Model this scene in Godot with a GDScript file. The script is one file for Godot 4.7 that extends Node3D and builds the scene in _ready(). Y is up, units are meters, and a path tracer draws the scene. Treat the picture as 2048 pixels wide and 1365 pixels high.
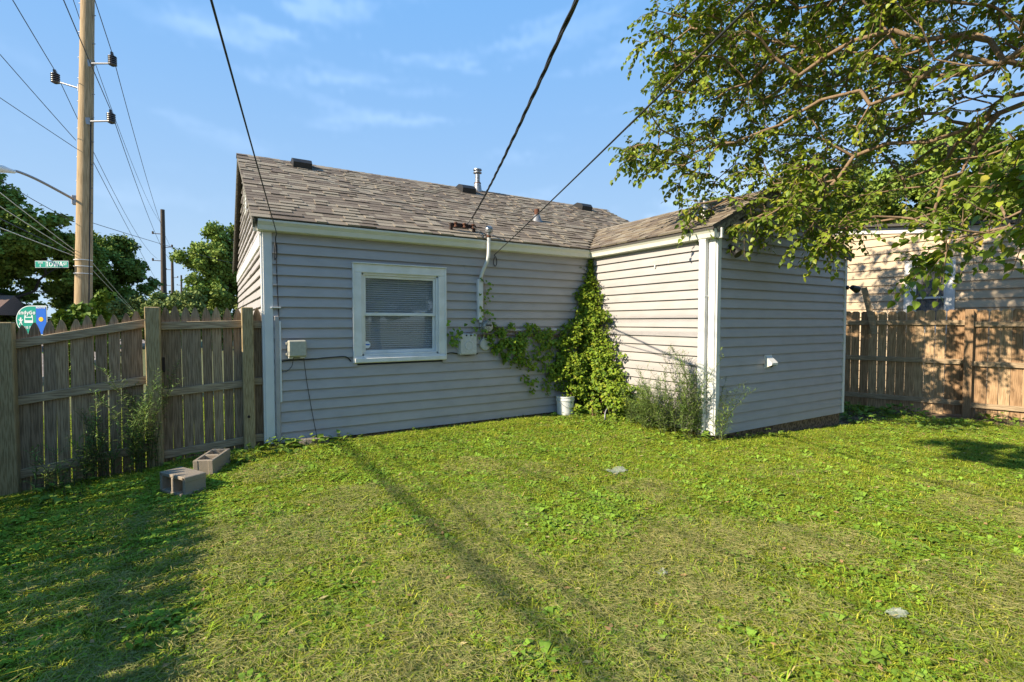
extends Node3D
# Back yard of a small grey clapboard house. House axes: +x runs along the rear wall, +z towards the viewer. Metres.

const X0 := 0.52       # left corner of the rear wall
const ZA := -6.574     # plane of the rear wall
const X1 := 5.524      # plane of the wing's lit side wall
const ZF := -4.115     # plane of the wing's gable wall
const X2 := 8.754      # far side of the wing
const Y0 := 0.061      # lowest edge of the siding
const COURSE := 0.127
const EAVE := 2.725
const RIDGE_Y := 4.385
const RIDGE_Z := -9.76
const ROOF_Z := -6.44
const PITCH := 0.5
const ROOF_L := 0.41
const ROOF_R := 8.55

var rng := RandomNumberGenerator.new()
var noise := FastNoiseLite.new()
var used := {}
var M := {}


class MB:
	var v := PackedVector3Array()
	var n := PackedVector3Array()
	var c := PackedColorArray()
	var ix := PackedInt32Array()
	var col := Color(1, 1, 1)
	func put(p: Vector3, m: Vector3) -> int:
		v.append(p); n.append(m); c.append(col)
		return v.size() - 1
	func tri(a: Vector3, b: Vector3, d: Vector3) -> void:
		var m := (b - a).cross(d - a).normalized()
		var k := put(a, m)
		put(b, m); put(d, m)
		ix.append(k); ix.append(k + 2); ix.append(k + 1)
	func q(a: Vector3, b: Vector3, d: Vector3, e: Vector3) -> void:   # counter-clockwise seen from outside
		var m := (d - a).cross(e - b).normalized()
		var k := put(a, m)
		put(b, m); put(d, m); put(e, m)
		for j in [0, 2, 1, 0, 3, 2]:
			ix.append(k + j)
	func qo(a: Vector3, b: Vector3, d: Vector3, e: Vector3, inside: Vector3) -> void:
		if (d - a).cross(e - b).dot((a + b + d + e) * 0.25 - inside) >= 0.0:
			q(a, b, d, e)
		else:
			q(a, e, d, b)
	func to(a: Vector3, b: Vector3, d: Vector3, inside: Vector3) -> void:
		if (b - a).cross(d - a).dot((a + b + d) / 3.0 - inside) >= 0.0:
			tri(a, b, d)
		else:
			tri(a, d, b)
	func box(cn: Vector3, sz: Vector3, bs := Basis()) -> void:
		var h := sz * 0.5
		for ax in 3:
			for s in [-1.0, 1.0]:
				var p := []
				for t in [[-1, -1], [1, -1], [1, 1], [-1, 1]]:
					var w := Vector3()
					w[ax] = s * h[ax]; w[(ax + 1) % 3] = t[0] * h[(ax + 1) % 3]; w[(ax + 2) % 3] = t[1] * h[(ax + 2) % 3]
					p.append(cn + bs * w)
				qo(p[0], p[1], p[2], p[3], cn)
	func bbox(cn: Vector3, sz: Vector3, r: float, bs := Basis()) -> void:   # box with chamfered edges
		var h := sz * 0.5
		var pt := func(s: Vector3, ax: int) -> Vector3:
			var w := Vector3(s.x * (h.x - r), s.y * (h.y - r), s.z * (h.z - r))
			w[ax] = s[ax] * h[ax]
			return cn + bs * w
		for ax in 3:
			var b := (ax + 1) % 3
			var d := (ax + 2) % 3
			for s in [-1.0, 1.0]:
				var p := []
				for t in [[-1, -1], [1, -1], [1, 1], [-1, 1]]:
					var w := Vector3()
					w[ax] = s; w[b] = t[0]; w[d] = t[1]
					p.append(pt.call(w, ax))
				qo(p[0], p[1], p[2], p[3], cn)
			for s in [-1.0, 1.0]:
				for t in [-1.0, 1.0]:
					var w0 := Vector3()
					w0[b] = s; w0[d] = t; w0[ax] = -1
					var w1 := w0
					w1[ax] = 1
					qo(pt.call(w0, b), pt.call(w1, b), pt.call(w1, d), pt.call(w0, d), cn)
		for sx in [-1.0, 1.0]:
			for sy in [-1.0, 1.0]:
				for sz2 in [-1.0, 1.0]:
					var w := Vector3(sx, sy, sz2)
					to(pt.call(w, 0), pt.call(w, 1), pt.call(w, 2), cn)
	func tube(pts: Array, rads: Array, sides := 6, caps := true) -> void:
		var up := Vector3.UP
		var rings := []
		for i in pts.size():
			var t: Vector3 = (pts[mini(i + 1, pts.size() - 1)] - pts[maxi(i - 1, 0)]).normalized()
			var u := up - t * up.dot(t)
			if u.length() < 0.15:
				u = Vector3.RIGHT - t * t.x
				if u.length() < 0.15:
					u = Vector3.BACK - t * t.z
			u = u.normalized()
			up = u
			var w := t.cross(u)
			var ring := []
			for k in sides:
				var a := TAU * k / sides
				var o := u * cos(a) + w * sin(a)
				ring.append(put(pts[i] + o * rads[i], o))
			rings.append(ring)
		for i in pts.size() - 1:
			for k in sides:
				var k2 := (k + 1) % sides
				for j in [rings[i][k], rings[i + 1][k], rings[i][k2], rings[i][k2], rings[i + 1][k], rings[i + 1][k2]]:
					ix.append(j)
		if caps:
			for e in [0, pts.size() - 1]:
				var t: Vector3 = (pts[0] - pts[1]) if e == 0 else (pts[e] - pts[e - 1])
				t = t.normalized()
				var k0 := put(pts[e], t)
				var ids := []
				for k in sides:
					ids.append(put(v[rings[e][k]], t))
				for k in sides:
					if e == 0:
						ix.append(k0); ix.append(ids[k]); ix.append(ids[(k + 1) % sides])
					else:
						ix.append(k0); ix.append(ids[(k + 1) % sides]); ix.append(ids[k])
	func lathe(prof: Array, sides: int, o := Vector3(), bs := Basis()) -> void:   # prof: Vector2(radius, height), from bottom to top on the outside
		for i in prof.size() - 1:
			var a: Vector2 = prof[i]
			var b: Vector2 = prof[i + 1]
			var e := b - a
			if e.length() < 1e-6:
				continue
			var pn := Vector2(e.y, -e.x).normalized()
			var k0 := v.size()
			for k in sides + 1:
				var t := TAU * k / sides
				var d := Vector3(cos(t), 0, sin(t))
				var m := bs * (d * pn.x + Vector3.UP * pn.y)
				put(o + bs * (d * a.x + Vector3.UP * a.y), m)
				put(o + bs * (d * b.x + Vector3.UP * b.y), m)
			for k in sides:
				var j := k0 + 2 * k
				for h in [j, j + 2, j + 1, j + 2, j + 3, j + 1]:
					ix.append(h)
	func prism(poly: PackedVector2Array, depth: float, xf := Transform3D()) -> void:   # outline in xy, depth along z, centred
		var pl := poly.duplicate()
		if Geometry2D.is_polygon_clockwise(pl):
			pl.reverse()
		var t := Geometry2D.triangulate_polygon(pl)
		for i in range(0, t.size(), 3):
			var a := pl[t[i]]
			var b := pl[t[i + 1]]
			var d := pl[t[i + 2]]
			if (b - a).cross(d - a) < 0.0:
				var s := b
				b = d; d = s
			tri(xf * Vector3(a.x, a.y, depth / 2), xf * Vector3(b.x, b.y, depth / 2), xf * Vector3(d.x, d.y, depth / 2))
			tri(xf * Vector3(a.x, a.y, -depth / 2), xf * Vector3(d.x, d.y, -depth / 2), xf * Vector3(b.x, b.y, -depth / 2))
		for i in pl.size():
			var a := pl[i]
			var b := pl[(i + 1) % pl.size()]
			q(xf * Vector3(a.x, a.y, depth / 2), xf * Vector3(a.x, a.y, -depth / 2), xf * Vector3(b.x, b.y, -depth / 2), xf * Vector3(b.x, b.y, depth / 2))
	func mesh() -> ArrayMesh:
		var a := []
		a.resize(Mesh.ARRAY_MAX)
		a[Mesh.ARRAY_VERTEX] = v; a[Mesh.ARRAY_NORMAL] = n; a[Mesh.ARRAY_COLOR] = c; a[Mesh.ARRAY_INDEX] = ix
		var m := ArrayMesh.new()
		m.add_surface_from_arrays(Mesh.PRIMITIVE_TRIANGLES, a)
		return m


# ---------------------------------------------------------------- helpers
func numbered(called: String) -> String:
	var k: int = used.get(called, 0)
	used[called] = k + 1
	return called if k == 0 else "%s_%03d" % [called, k]

func tag(o: Node3D, label: String, category: String, group := "", kind := "") -> Node3D:
	if label: o.set_meta("label", label)
	if category: o.set_meta("category", category)
	if group: o.set_meta("group", group)
	if kind: o.set_meta("kind", kind)
	return o

func thing(called: String, label: String, category: String, at: Vector3, group := "") -> Node3D:
	var o := Node3D.new()
	o.name = numbered(called)
	add_child(o)
	o.position = at
	tag(o, label, category, group)
	return o

func part(called: String, m: Mesh, mat: Material, parent: Node3D, xf := Transform3D()) -> MeshInstance3D:   # xf is in world space
	var o := MeshInstance3D.new()
	o.name = called
	o.mesh = m
	o.material_override = mat
	parent.add_child(o, true)
	o.global_transform = xf
	return o

func solo(called: String, m: Mesh, mat: Material, label: String, category: String, xf := Transform3D(), group := "") -> MeshInstance3D:
	var o := MeshInstance3D.new()
	o.name = numbered(called)
	o.mesh = m
	o.material_override = mat
	add_child(o)
	o.transform = xf
	tag(o, label, category, group)
	return o

func many(called: String, m: Mesh, mat: Material, parent: Node3D, xfs: Array, cols: Array) -> MultiMeshInstance3D:
	var mm := MultiMesh.new()
	mm.transform_format = MultiMesh.TRANSFORM_3D
	mm.use_colors = true
	mm.mesh = m
	mm.instance_count = xfs.size()
	for i in xfs.size():
		mm.set_instance_transform(i, xfs[i])
		mm.set_instance_color(i, cols[i])
	var o := MultiMeshInstance3D.new()
	o.name = called if parent != self else numbered(called)
	o.multimesh = mm
	o.material_override = mat
	parent.add_child(o, true)
	o.global_transform = Transform3D()
	o.set_meta("kind", "stuff")
	return o

func lin(r: float, g: float, b: float) -> Color:
	return Color(r, g, b).linear_to_srgb()

func ntex(freq: float, lo: Color, hi: Color, octaves := 5, s := 1, type := FastNoiseLite.TYPE_SIMPLEX, at0 := 0.25, at1 := 0.75) -> NoiseTexture2D:
	var nz := FastNoiseLite.new()
	nz.noise_type = type
	nz.frequency = freq
	nz.fractal_octaves = octaves
	nz.seed = s
	var g := Gradient.new()
	g.offsets = PackedFloat32Array([at0, at1])
	g.colors = PackedColorArray([lo, hi])
	var t := NoiseTexture2D.new()
	t.width = 512; t.height = 512
	t.seamless = true
	t.noise = nz
	t.color_ramp = g
	return t

func mat(col: Color, rough := 0.8, tex: Texture2D = null, scale := Vector3.ONE, world := true, metal := 0.0) -> StandardMaterial3D:
	var m := StandardMaterial3D.new()
	m.albedo_color = col
	m.roughness = rough
	m.metallic = metal
	if tex:
		m.albedo_texture = tex
		m.uv1_triplanar = true
		m.uv1_world_triplanar = world
		m.uv1_scale = scale
	return m

func relief(m: StandardMaterial3D, tex: Texture2D, cm: float) -> StandardMaterial3D:
	m.heightmap_enabled = true
	m.heightmap_texture = tex
	m.heightmap_scale = cm
	return m

func leafmat(rough := 0.5, back := 0.6, spec := 0.35) -> StandardMaterial3D:
	var m := StandardMaterial3D.new()
	m.vertex_color_use_as_albedo = true
	m.roughness = rough
	m.metallic_specular = spec
	m.backlight_enabled = true
	m.backlight = Color(back * 0.9, back, back * 0.4)
	m.cull_mode = BaseMaterial3D.CULL_DISABLED
	return m

func gh(x: float, z: float) -> float:   # height of the ground
	var h := -0.17 * smoothstep(0.5, -1.8, x) - 0.16 * smoothstep(4.6, 8.6, x)
	h += smoothstep(60.0, 20.0, absf(x) + absf(z)) * (0.022 * noise.get_noise_2d(x * 40.0, z * 40.0) + 0.012 * noise.get_noise_2d(x * 160.0, z * 160.0 + 77.0))
	return h

func rnd(a: float, b: float) -> float:
	return rng.randf_range(a, b)

func jit(col: Color, amount: float, hue := 0.12) -> Color:
	var k := 1.0 + rnd(-amount, amount)
	var w := rnd(-hue, hue)
	return Color(col.r * k * (1.0 + w), col.g * k, col.b * k * (1.0 - w * 0.6))

func rdir() -> Vector3:
	var z := rnd(-1, 1)
	var a := rnd(0, TAU)
	return Vector3(sqrt(1 - z * z) * cos(a), z, sqrt(1 - z * z) * sin(a))

func leaf_basis(d: Vector3, up: Vector3, s: float) -> Basis:   # leaf points along d, its face towards up
	var z := d.normalized()
	var x := up.cross(z)
	if x.length() < 0.05:
		x = Vector3.RIGHT.cross(z)
	x = x.normalized()
	return Basis(x * s, z.cross(x) * s, z * s)

func leaf_mesh(w: float, stem: float, fold: float, droop: float, prof := [[0.0, 0.0], [0.12, 0.75], [0.35, 1.0], [0.65, 0.7], [1.0, 0.0]]) -> ArrayMesh:
	var mb := MB.new()
	for s in [-1.0, 1.0]:
		for i in prof.size() - 1:
			var a: Array = prof[i]
			var b: Array = prof[i + 1]
			var ma := Vector3(0, -droop * a[0] * a[0], stem + a[0])
			var mb2 := Vector3(0, -droop * b[0] * b[0], stem + b[0])
			var ea := ma + Vector3(s * a[1] * w, fold * a[1] * w, 0)
			var eb := mb2 + Vector3(s * b[1] * w, fold * b[1] * w, 0)
			if a[1] == 0.0:
				mb.to(ma, mb2, eb, Vector3(0, -9, 0))
			elif b[1] == 0.0:
				mb.to(ma, mb2, ea, Vector3(0, -9, 0))
			else:
				mb.qo(ma, mb2, eb, ea, Vector3(0, -9, 0))
	return mb.mesh()


# ---------------------------------------------------------------- camera, sky, sun
func stage() -> void:
	var cam := Camera3D.new()
	cam.name = "camera"
	cam.position = Vector3(0, 1.53, 0)
	cam.rotation = Vector3(-0.0386, -0.542, 0)
	cam.fov = 68.96
	cam.near = 0.05
	cam.far = 2000.0
	add_child(cam)
	cam.current = true
	var sky_m := ProceduralSkyMaterial.new()
	sky_m.sky_top_color = lin(0.072, 0.205, 0.43)
	sky_m.sky_horizon_color = lin(0.275, 0.36, 0.435)
	sky_m.sky_curve = 0.24
	sky_m.ground_bottom_color = lin(0.06, 0.07, 0.03)
	sky_m.ground_horizon_color = lin(0.25, 0.30, 0.30)
	sky_m.sun_angle_max = 4.0
	sky_m.sky_cover = clouds()
	sky_m.sky_cover_modulate = Color(1, 1, 1, 1)
	var e := Environment.new()
	e.background_mode = Environment.BG_SKY
	e.sky = Sky.new()
	e.sky.sky_material = sky_m
	e.tonemap_mode = Environment.TONE_MAPPER_LINEAR
	e.tonemap_exposure = 2.2
	e.sdfgi_enabled = true
	e.ssao_enabled = true
	e.ssil_enabled = true
	var we := WorldEnvironment.new()
	we.name = "world_environment"
	we.environment = e
	add_child(we)
	var sun := DirectionalLight3D.new()
	sun.name = "sun"
	sun.light_color = Color(1.0, 0.94, 0.84)
	sun.light_energy = 1.36
	sun.light_angular_distance = 0.5
	sun.shadow_enabled = true
	add_child(sun)
	sun.look_at_from_position(Vector3.ZERO, Vector3(1.0, -0.65, 0.02), Vector3.UP)

func clouds() -> ImageTexture:
	var w := 1024
	var h := 512
	var im := Image.create(w, h, false, Image.FORMAT_RGBA8)
	var nz := FastNoiseLite.new()
	nz.frequency = 1.0
	nz.fractal_octaves = 6
	nz.seed = 11
	nz.domain_warp_enabled = true
	nz.domain_warp_amplitude = 0.5
	nz.domain_warp_frequency = 0.8
	var n2 := FastNoiseLite.new()
	n2.frequency = 0.6
	n2.seed = 5
	for y in h / 2:
		var el := (0.5 - (y + 0.5) / h) * PI
		for x in w:
			var az := TAU * (x + 0.5) / w
			var px := cos(az)
			var pz := sin(az)
			# thin cirrus drawn out in flat bands
			var t := el + 0.10 * sin(az * 2.0 + 1.0)
			var a := nz.get_noise_3d(px * 2.2, pz * 2.2, t * 15.0)
			var b := n2.get_noise_3d(px * 1.6, pz * 1.6, t * 4.0)
			var d := smoothstep(0.0, 0.6, a) * smoothstep(-0.2, 0.5, b) * smoothstep(1.3, 0.6, el)
			im.set_pixel(x, y, Color(0.93, 0.95, 1.0, clampf(d * 0.12, 0.0, 1.0)))
	return ImageTexture.create_from_image(im)


# ---------------------------------------------------------------- materials
func materials() -> void:
	var fine := ntex(0.01, Color(0.95, 0.95, 0.94), Color(1, 1, 1), 5, 3)
	var dirt := ntex(0.008, Color(0.972, 0.972, 0.965), Color(1, 1, 1), 6, 4, FastNoiseLite.TYPE_SIMPLEX, 0.15, 0.6)
	var grain := ntex(0.012, Color(0.76, 0.74, 0.71), Color(1, 1, 1), 6, 5, FastNoiseLite.TYPE_SIMPLEX, 0.2, 0.7)
	var grain2 := ntex(0.02, Color(0.8, 0.78, 0.73), Color(1, 1, 1), 5, 6, FastNoiseLite.TYPE_SIMPLEX, 0.2, 0.65)
	var gran := ntex(0.12, Color(0.55, 0.55, 0.55), Color(1, 1, 1), 3, 7)
	var blotch := ntex(0.015, Color(0.62, 0.60, 0.57), Color(1, 1, 1), 5, 8, FastNoiseLite.TYPE_SIMPLEX, 0.25, 0.6)
	M.gran = gran
	M.siding = []
	for k in [0.975, 1.0, 1.03]:
		var m := mat(lin(0.388 * k, 0.362 * k, 0.350 * k), 0.5, dirt, Vector3(0.45, 0.9, 0.45))
		m.detail_enabled = true
		m.detail_albedo = ntex(0.01, Color(0.36, 0.35, 0.31, 0.07), Color(0.36, 0.35, 0.31, 0.0), 5, int(k * 100), FastNoiseLite.TYPE_SIMPLEX, 0.2, 0.45)
		M.siding.append(m)
	M.trim = mat(lin(0.64, 0.64, 0.62), 0.5, dirt, Vector3(0.8, 0.5, 0.8))
	M.gutter = mat(lin(0.66, 0.65, 0.57), 0.4, dirt, Vector3(0.7, 0.4, 0.7))
	M.vinyl = mat(lin(0.74, 0.73, 0.70), 0.4, fine, Vector3(0.6, 0.6, 0.6))
	M.foundation = relief(mat(lin(0.23, 0.15, 0.085), 0.9, blotch, Vector3(2, 2, 2)), gran, 0.3)
	M.core = mat(lin(0.16, 0.16, 0.17), 0.9)
	M.rake = mat(lin(0.16, 0.15, 0.12), 0.7, blotch, Vector3(2, 2, 2))
	M.deck = mat(lin(0.12, 0.11, 0.10), 0.95, gran, Vector3(2, 2, 2))
	M.shingle_cols = [Color(0.39, 0.325, 0.235), Color(0.31, 0.245, 0.175), Color(0.43, 0.36, 0.262), Color(0.235, 0.18, 0.13), Color(0.35, 0.28, 0.20), Color(0.405, 0.34, 0.245)]
	M.shingle = []
	for c in M.shingle_cols:
		M.shingle.append(mat(lin(c.r, c.g, c.b), 0.95, gran, Vector3(2.5, 2.5, 2.5)))
	M.shingle_v = mat(Color.WHITE, 0.95, gran, Vector3(2.5, 2.5, 2.5))
	M.shingle_v.vertex_color_use_as_albedo = true
	M.vent = mat(lin(0.022, 0.021, 0.02), 0.55, fine, Vector3(3, 3, 3))
	M.galv = mat(lin(0.42, 0.43, 0.44), 0.42, blotch, Vector3(3, 3, 3), true, 0.75)
	M.lead = mat(lin(0.30, 0.31, 0.33), 0.5, blotch, Vector3(5, 5, 5), true, 0.5)
	M.rust = mat(lin(0.16, 0.065, 0.035), 0.85, blotch, Vector3(6, 6, 6))
	M.rust_dark = mat(lin(0.045, 0.022, 0.016), 0.8, blotch, Vector3(6, 6, 6))
	M.black = mat(lin(0.015, 0.015, 0.015), 0.5)
	M.cable = mat(lin(0.02, 0.02, 0.021), 0.6)
	M.wire = mat(lin(0.05, 0.05, 0.055), 0.6)
	M.beige = mat(lin(0.44, 0.42, 0.34), 0.5, fine, Vector3(3, 3, 3))
	M.greybox = mat(lin(0.52, 0.53, 0.52), 0.45, fine, Vector3(3, 3, 3))
	M.meter = mat(lin(0.45, 0.47, 0.45), 0.3, blotch, Vector3(6, 6, 6), true, 0.4)
	M.bucket = mat(lin(0.70, 0.71, 0.70), 0.45, dirt, Vector3(2, 2, 2))
	M.blind = mat(lin(0.42, 0.42, 0.43), 0.6)
	M.dark = mat(lin(0.02, 0.02, 0.022), 0.9)
	M.curtain = mat(lin(0.11, 0.09, 0.08), 0.9, blotch, Vector3(3, 1, 3))
	M.glass = StandardMaterial3D.new()
	M.glass.transparency = BaseMaterial3D.TRANSPARENCY_ALPHA
	M.glass.albedo_color = Color(0.85, 0.9, 0.9, 0.06)
	M.glass.roughness = 0.02
	M.glass.metallic_specular = 0.7
	M.screen = StandardMaterial3D.new()
	M.screen.transparency = BaseMaterial3D.TRANSPARENCY_ALPHA
	M.screen.albedo_color = Color(0.18, 0.18, 0.19, 0.42)
	M.screen.roughness = 0.9
	M.picket = []
	for c in [Vector3(0.36, 0.255, 0.155), Vector3(0.28, 0.195, 0.118), Vector3(0.41, 0.295, 0.175), Vector3(0.32, 0.235, 0.148)]:
		M.picket.append(relief(mat(lin(c.x, c.y, c.z), 0.92, grain, Vector3(9, 0.55, 9)), grain, 0.25))
	M.rail_x = relief(mat(lin(0.42, 0.315, 0.195), 0.92, grain, Vector3(0.5, 9, 9)), grain, 0.25)
	M.post = relief(mat(lin(0.37, 0.285, 0.15), 0.9, grain2, Vector3(7, 0.5, 7)), grain2, 0.25)
	M.rpicket = []
	for c in [Vector3(0.50, 0.325, 0.18), Vector3(0.40, 0.25, 0.135), Vector3(0.55, 0.38, 0.22), Vector3(0.45, 0.29, 0.16)]:
		M.rpicket.append(relief(mat(lin(c.x, c.y, c.z), 0.9, grain, Vector3(7, 0.5, 7)), grain, 0.2))
	M.rrail = relief(mat(lin(0.44, 0.33, 0.21), 0.9, grain, Vector3(6, 9, 0.5)), grain, 0.2)
	M.rpost = relief(mat(lin(0.34, 0.215, 0.12), 0.9, grain2, Vector3(7, 0.5, 7)), grain2, 0.2)
	M.block = relief(mat(lin(0.52, 0.43, 0.32), 0.95, gran, Vector3(6, 6, 6)), gran, 0.25)
	M.stone = relief(mat(lin(0.30, 0.27, 0.23), 0.95, blotch, Vector3(6, 6, 6)), gran, 0.3)
	M.pole = relief(mat(lin(0.46, 0.33, 0.185), 0.85, grain2, Vector3(4, 0.16, 4)), grain2, 0.4)
	M.farpole = mat(lin(0.10, 0.075, 0.055), 0.9, grain2, Vector3(2, 0.2, 2))
	M.steel = mat(lin(0.33, 0.33, 0.34), 0.45, null, Vector3.ONE, true, 0.6)
	M.porcelain = mat(lin(0.075, 0.07, 0.07), 0.3)
	M.sign_green = mat(lin(0.0, 0.27, 0.19), 0.4)
	M.sign_blue = mat(lin(0.008, 0.12, 0.55), 0.4)
	M.sign_white = mat(lin(0.72, 0.74, 0.74), 0.45)
	M.sign_yellow = mat(lin(0.80, 0.50, 0.02), 0.4)
	M.sign_red = mat(lin(0.55, 0.03, 0.03), 0.4)
	M.tan = []
	for k in [0.96, 1.0, 1.05]:
		M.tan.append(mat(lin(0.52 * k, 0.40 * k, 0.265 * k), 0.6, dirt, Vector3(0.5, 0.5, 0.5)))
	M.brownroof = mat(lin(0.30, 0.19, 0.15), 0.95, gran, Vector3(1, 1, 1))
	M.farwall = mat(lin(0.32, 0.28, 0.24), 0.9)
	M.bark = relief(mat(lin(0.27, 0.185, 0.115), 0.95, grain2, Vector3(6, 2, 6)), grain2, 0.6)
	M.fartrunk = mat(lin(0.075, 0.06, 0.048), 0.95, grain2, Vector3(2, 0.5, 2))
	M.stem = mat(lin(0.07, 0.085, 0.03), 0.8)
	M.vinestem = mat(lin(0.17, 0.10, 0.055), 0.9)
	M.leaf = leafmat(0.4, 0.7, 0.4)
	M.vineleaf = leafmat(0.5, 0.5, 0.3)
	M.weed = leafmat(0.6, 0.5)
	M.grass = leafmat(0.7, 0.12, 0.15)
	M.dry = leafmat(0.85, 0.3, 0.15)
	M.far_leaf = leafmat(0.6, 0.35, 0.25)
	M.plastic = StandardMaterial3D.new()
	M.plastic.transparency = BaseMaterial3D.TRANSPARENCY_ALPHA
	M.plastic.albedo_color = Color(0.70, 0.72, 0.66, 0.40)
	M.plastic.roughness = 0.3
	M.road = mat(lin(0.30, 0.255, 0.225), 0.9, blotch, Vector3(0.4, 0.4, 0.4))
	M.ground = mat(Color.WHITE, 0.95, ntex(0.03, Color(0.55, 0.55, 0.5), Color(1, 1, 1), 5, 21), Vector3(0.7, 0.7, 0.7))
	M.ground.vertex_color_use_as_albedo = true


# ---------------------------------------------------------------- ground
func dirt_mask(x: float, z: float) -> float:   # bare earth beside the wing and along the far fence
	var fx := 11.5 + (z + 3.37) * 0.3314
	var k := smoothstep(2.5, 1.5, fx - x) * smoothstep(-2.9, -3.5, z)
	k = maxf(k, smoothstep(1.15, 0.6, fx - x))
	k = maxf(k, smoothstep(8.4, 8.9, x) * smoothstep(-3.5, -4.2, z))
	if x > 5.6 and x < 8.9 and z < ZF + 0.25:
		k = 1.0
	k += 0.5 * noise.get_noise_2d(x * 130.0, z * 130.0) * smoothstep(0.02, 0.3, k)
	return clampf(k, 0.0, 1.0)

func build_ground() -> void:
	var xs := []
	var zs := []
	for t in [-900.0, -300.0, -120.0, -60.0, -35.0, -22.0, -14.0, -9.0]:
		xs.append(t); zs.append(t - 5.0)
	var t0 := -6.0
	while t0 < 14.01:
		xs.append(t0); t0 += 0.2
	for t in [16.0, 20.0, 30.0, 60.0, 150.0, 400.0, 900.0]:
		xs.append(t)
	t0 = -12.0
	while t0 < 3.01:
		zs.append(t0); t0 += 0.2
	for t in [5.0, 8.0, 14.0, 30.0, 80.0, 300.0, 900.0]:
		zs.append(t)
	var mb := MB.new()
	for z in zs:
		for x in xs:
			var e := 0.1
			var h := gh(x, z)
			var nn := Vector3(h - gh(x + e, z), e, h - gh(x, z + e)).normalized()
			var d := dirt_mask(x, z) if x > 5.0 else 0.0
			mb.col = Color(0.155, 0.165, 0.05).lerp(Color(0.21, 0.14, 0.085), d)
			mb.put(Vector3(x, h, z), nn)
	var w := xs.size()
	for j in zs.size() - 1:
		for i in w - 1:
			var a := j * w + i
			for k in [a, a + 1, a + w, a + 1, a + w + 1, a + w]:
				mb.ix.append(k)
	var g := solo("ground", mb.mesh(), M.ground, "", "")
	g.set_meta("kind", "structure")
	# the street beyond the fence, with a kerb and a pavement strip
	mb = MB.new()
	mb.box(Vector3(-8.1, -0.35, -30.0), Vector3(7.6, 0.42, 190.0))
	g = solo("road", mb.mesh(), M.road, "", "")
	g.set_meta("kind", "structure")
	mb = MB.new()
	mb.bbox(Vector3(-4.2, -0.2, -30.0), Vector3(0.16, 0.36, 190.0), 0.02)
	g = solo("kerb", mb.mesh(), M.block, "", "")
	g.set_meta("kind", "structure")


# ---------------------------------------------------------------- house
func board_mesh(expo: float, variant: int) -> ArrayMesh:   # one clapboard, length 1 along x, outside towards +z
	var mb := MB.new()
	var r := RandomNumberGenerator.new()
	r.seed = 900 + variant
	var wob := 4.0 if variant >= 40 and variant < 70 else 1.0   # the street wall is warped
	var seg := 12
	var ob := []
	var om := []
	var yb := []
	for i in seg + 1:
		ob.append(0.025 + r.randf_range(-0.001, 0.001) * wob)
		om.append(0.013 + r.randf_range(-0.0007, 0.0007) * wob)
		yb.append(r.randf_range(-0.0007, 0.0007) * wob)
	var top := expo + 0.012
	for i in seg:
		var a := float(i) / seg
		var b := float(i + 1) / seg
		var p := [Vector3(a, yb[i], ob[i]), Vector3(b, yb[i + 1], ob[i + 1]), Vector3(a, expo * 0.5, om[i]), Vector3(b, expo * 0.5, om[i + 1]), Vector3(a, top, -0.010), Vector3(b, top, -0.010)]
		mb.q(p[0], p[1], p[3], p[2])
		mb.q(p[2], p[3], p[5], p[4])
		mb.q(Vector3(a, yb[i] + 0.006, -0.004), Vector3(b, yb[i + 1] + 0.006, -0.004), p[1], p[0])
	mb.tri(Vector3(1, 0, 0.02), Vector3(1, 0, 0), Vector3(1, top, 0))
	mb.tri(Vector3(0, 0, 0), Vector3(0, 0, 0.02), Vector3(0, top, 0))
	return mb.mesh()

func siding(wall: Node3D, origin: Vector3, dir: Vector3, out: Vector3, spans: Callable, courses: int, expo: float, boards: Array, mats: Array, pieces := true) -> void:
	for k in courses:
		var y := expo * k
		for s in spans.call(y, expo):
			var a: float = s[0]
			while a < s[1] - 0.01:
				var b: float = s[1]
				if pieces and s[1] - a > 3.4:
					b = a + rnd(2.0, 3.2)
				var lift := rnd(0.0, 0.0025)
				var o := origin + dir * (a - (0.02 if a > s[0] else 0.0)) + Vector3.UP * y + out * lift
				part("siding_board", boards[rng.randi() % boards.size()], mats[rng.randi() % mats.size()], wall, Transform3D(Basis(dir * (b - a + (0.02 if a > s[0] else 0.0)), Vector3.UP, out), o))
				a = b

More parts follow.
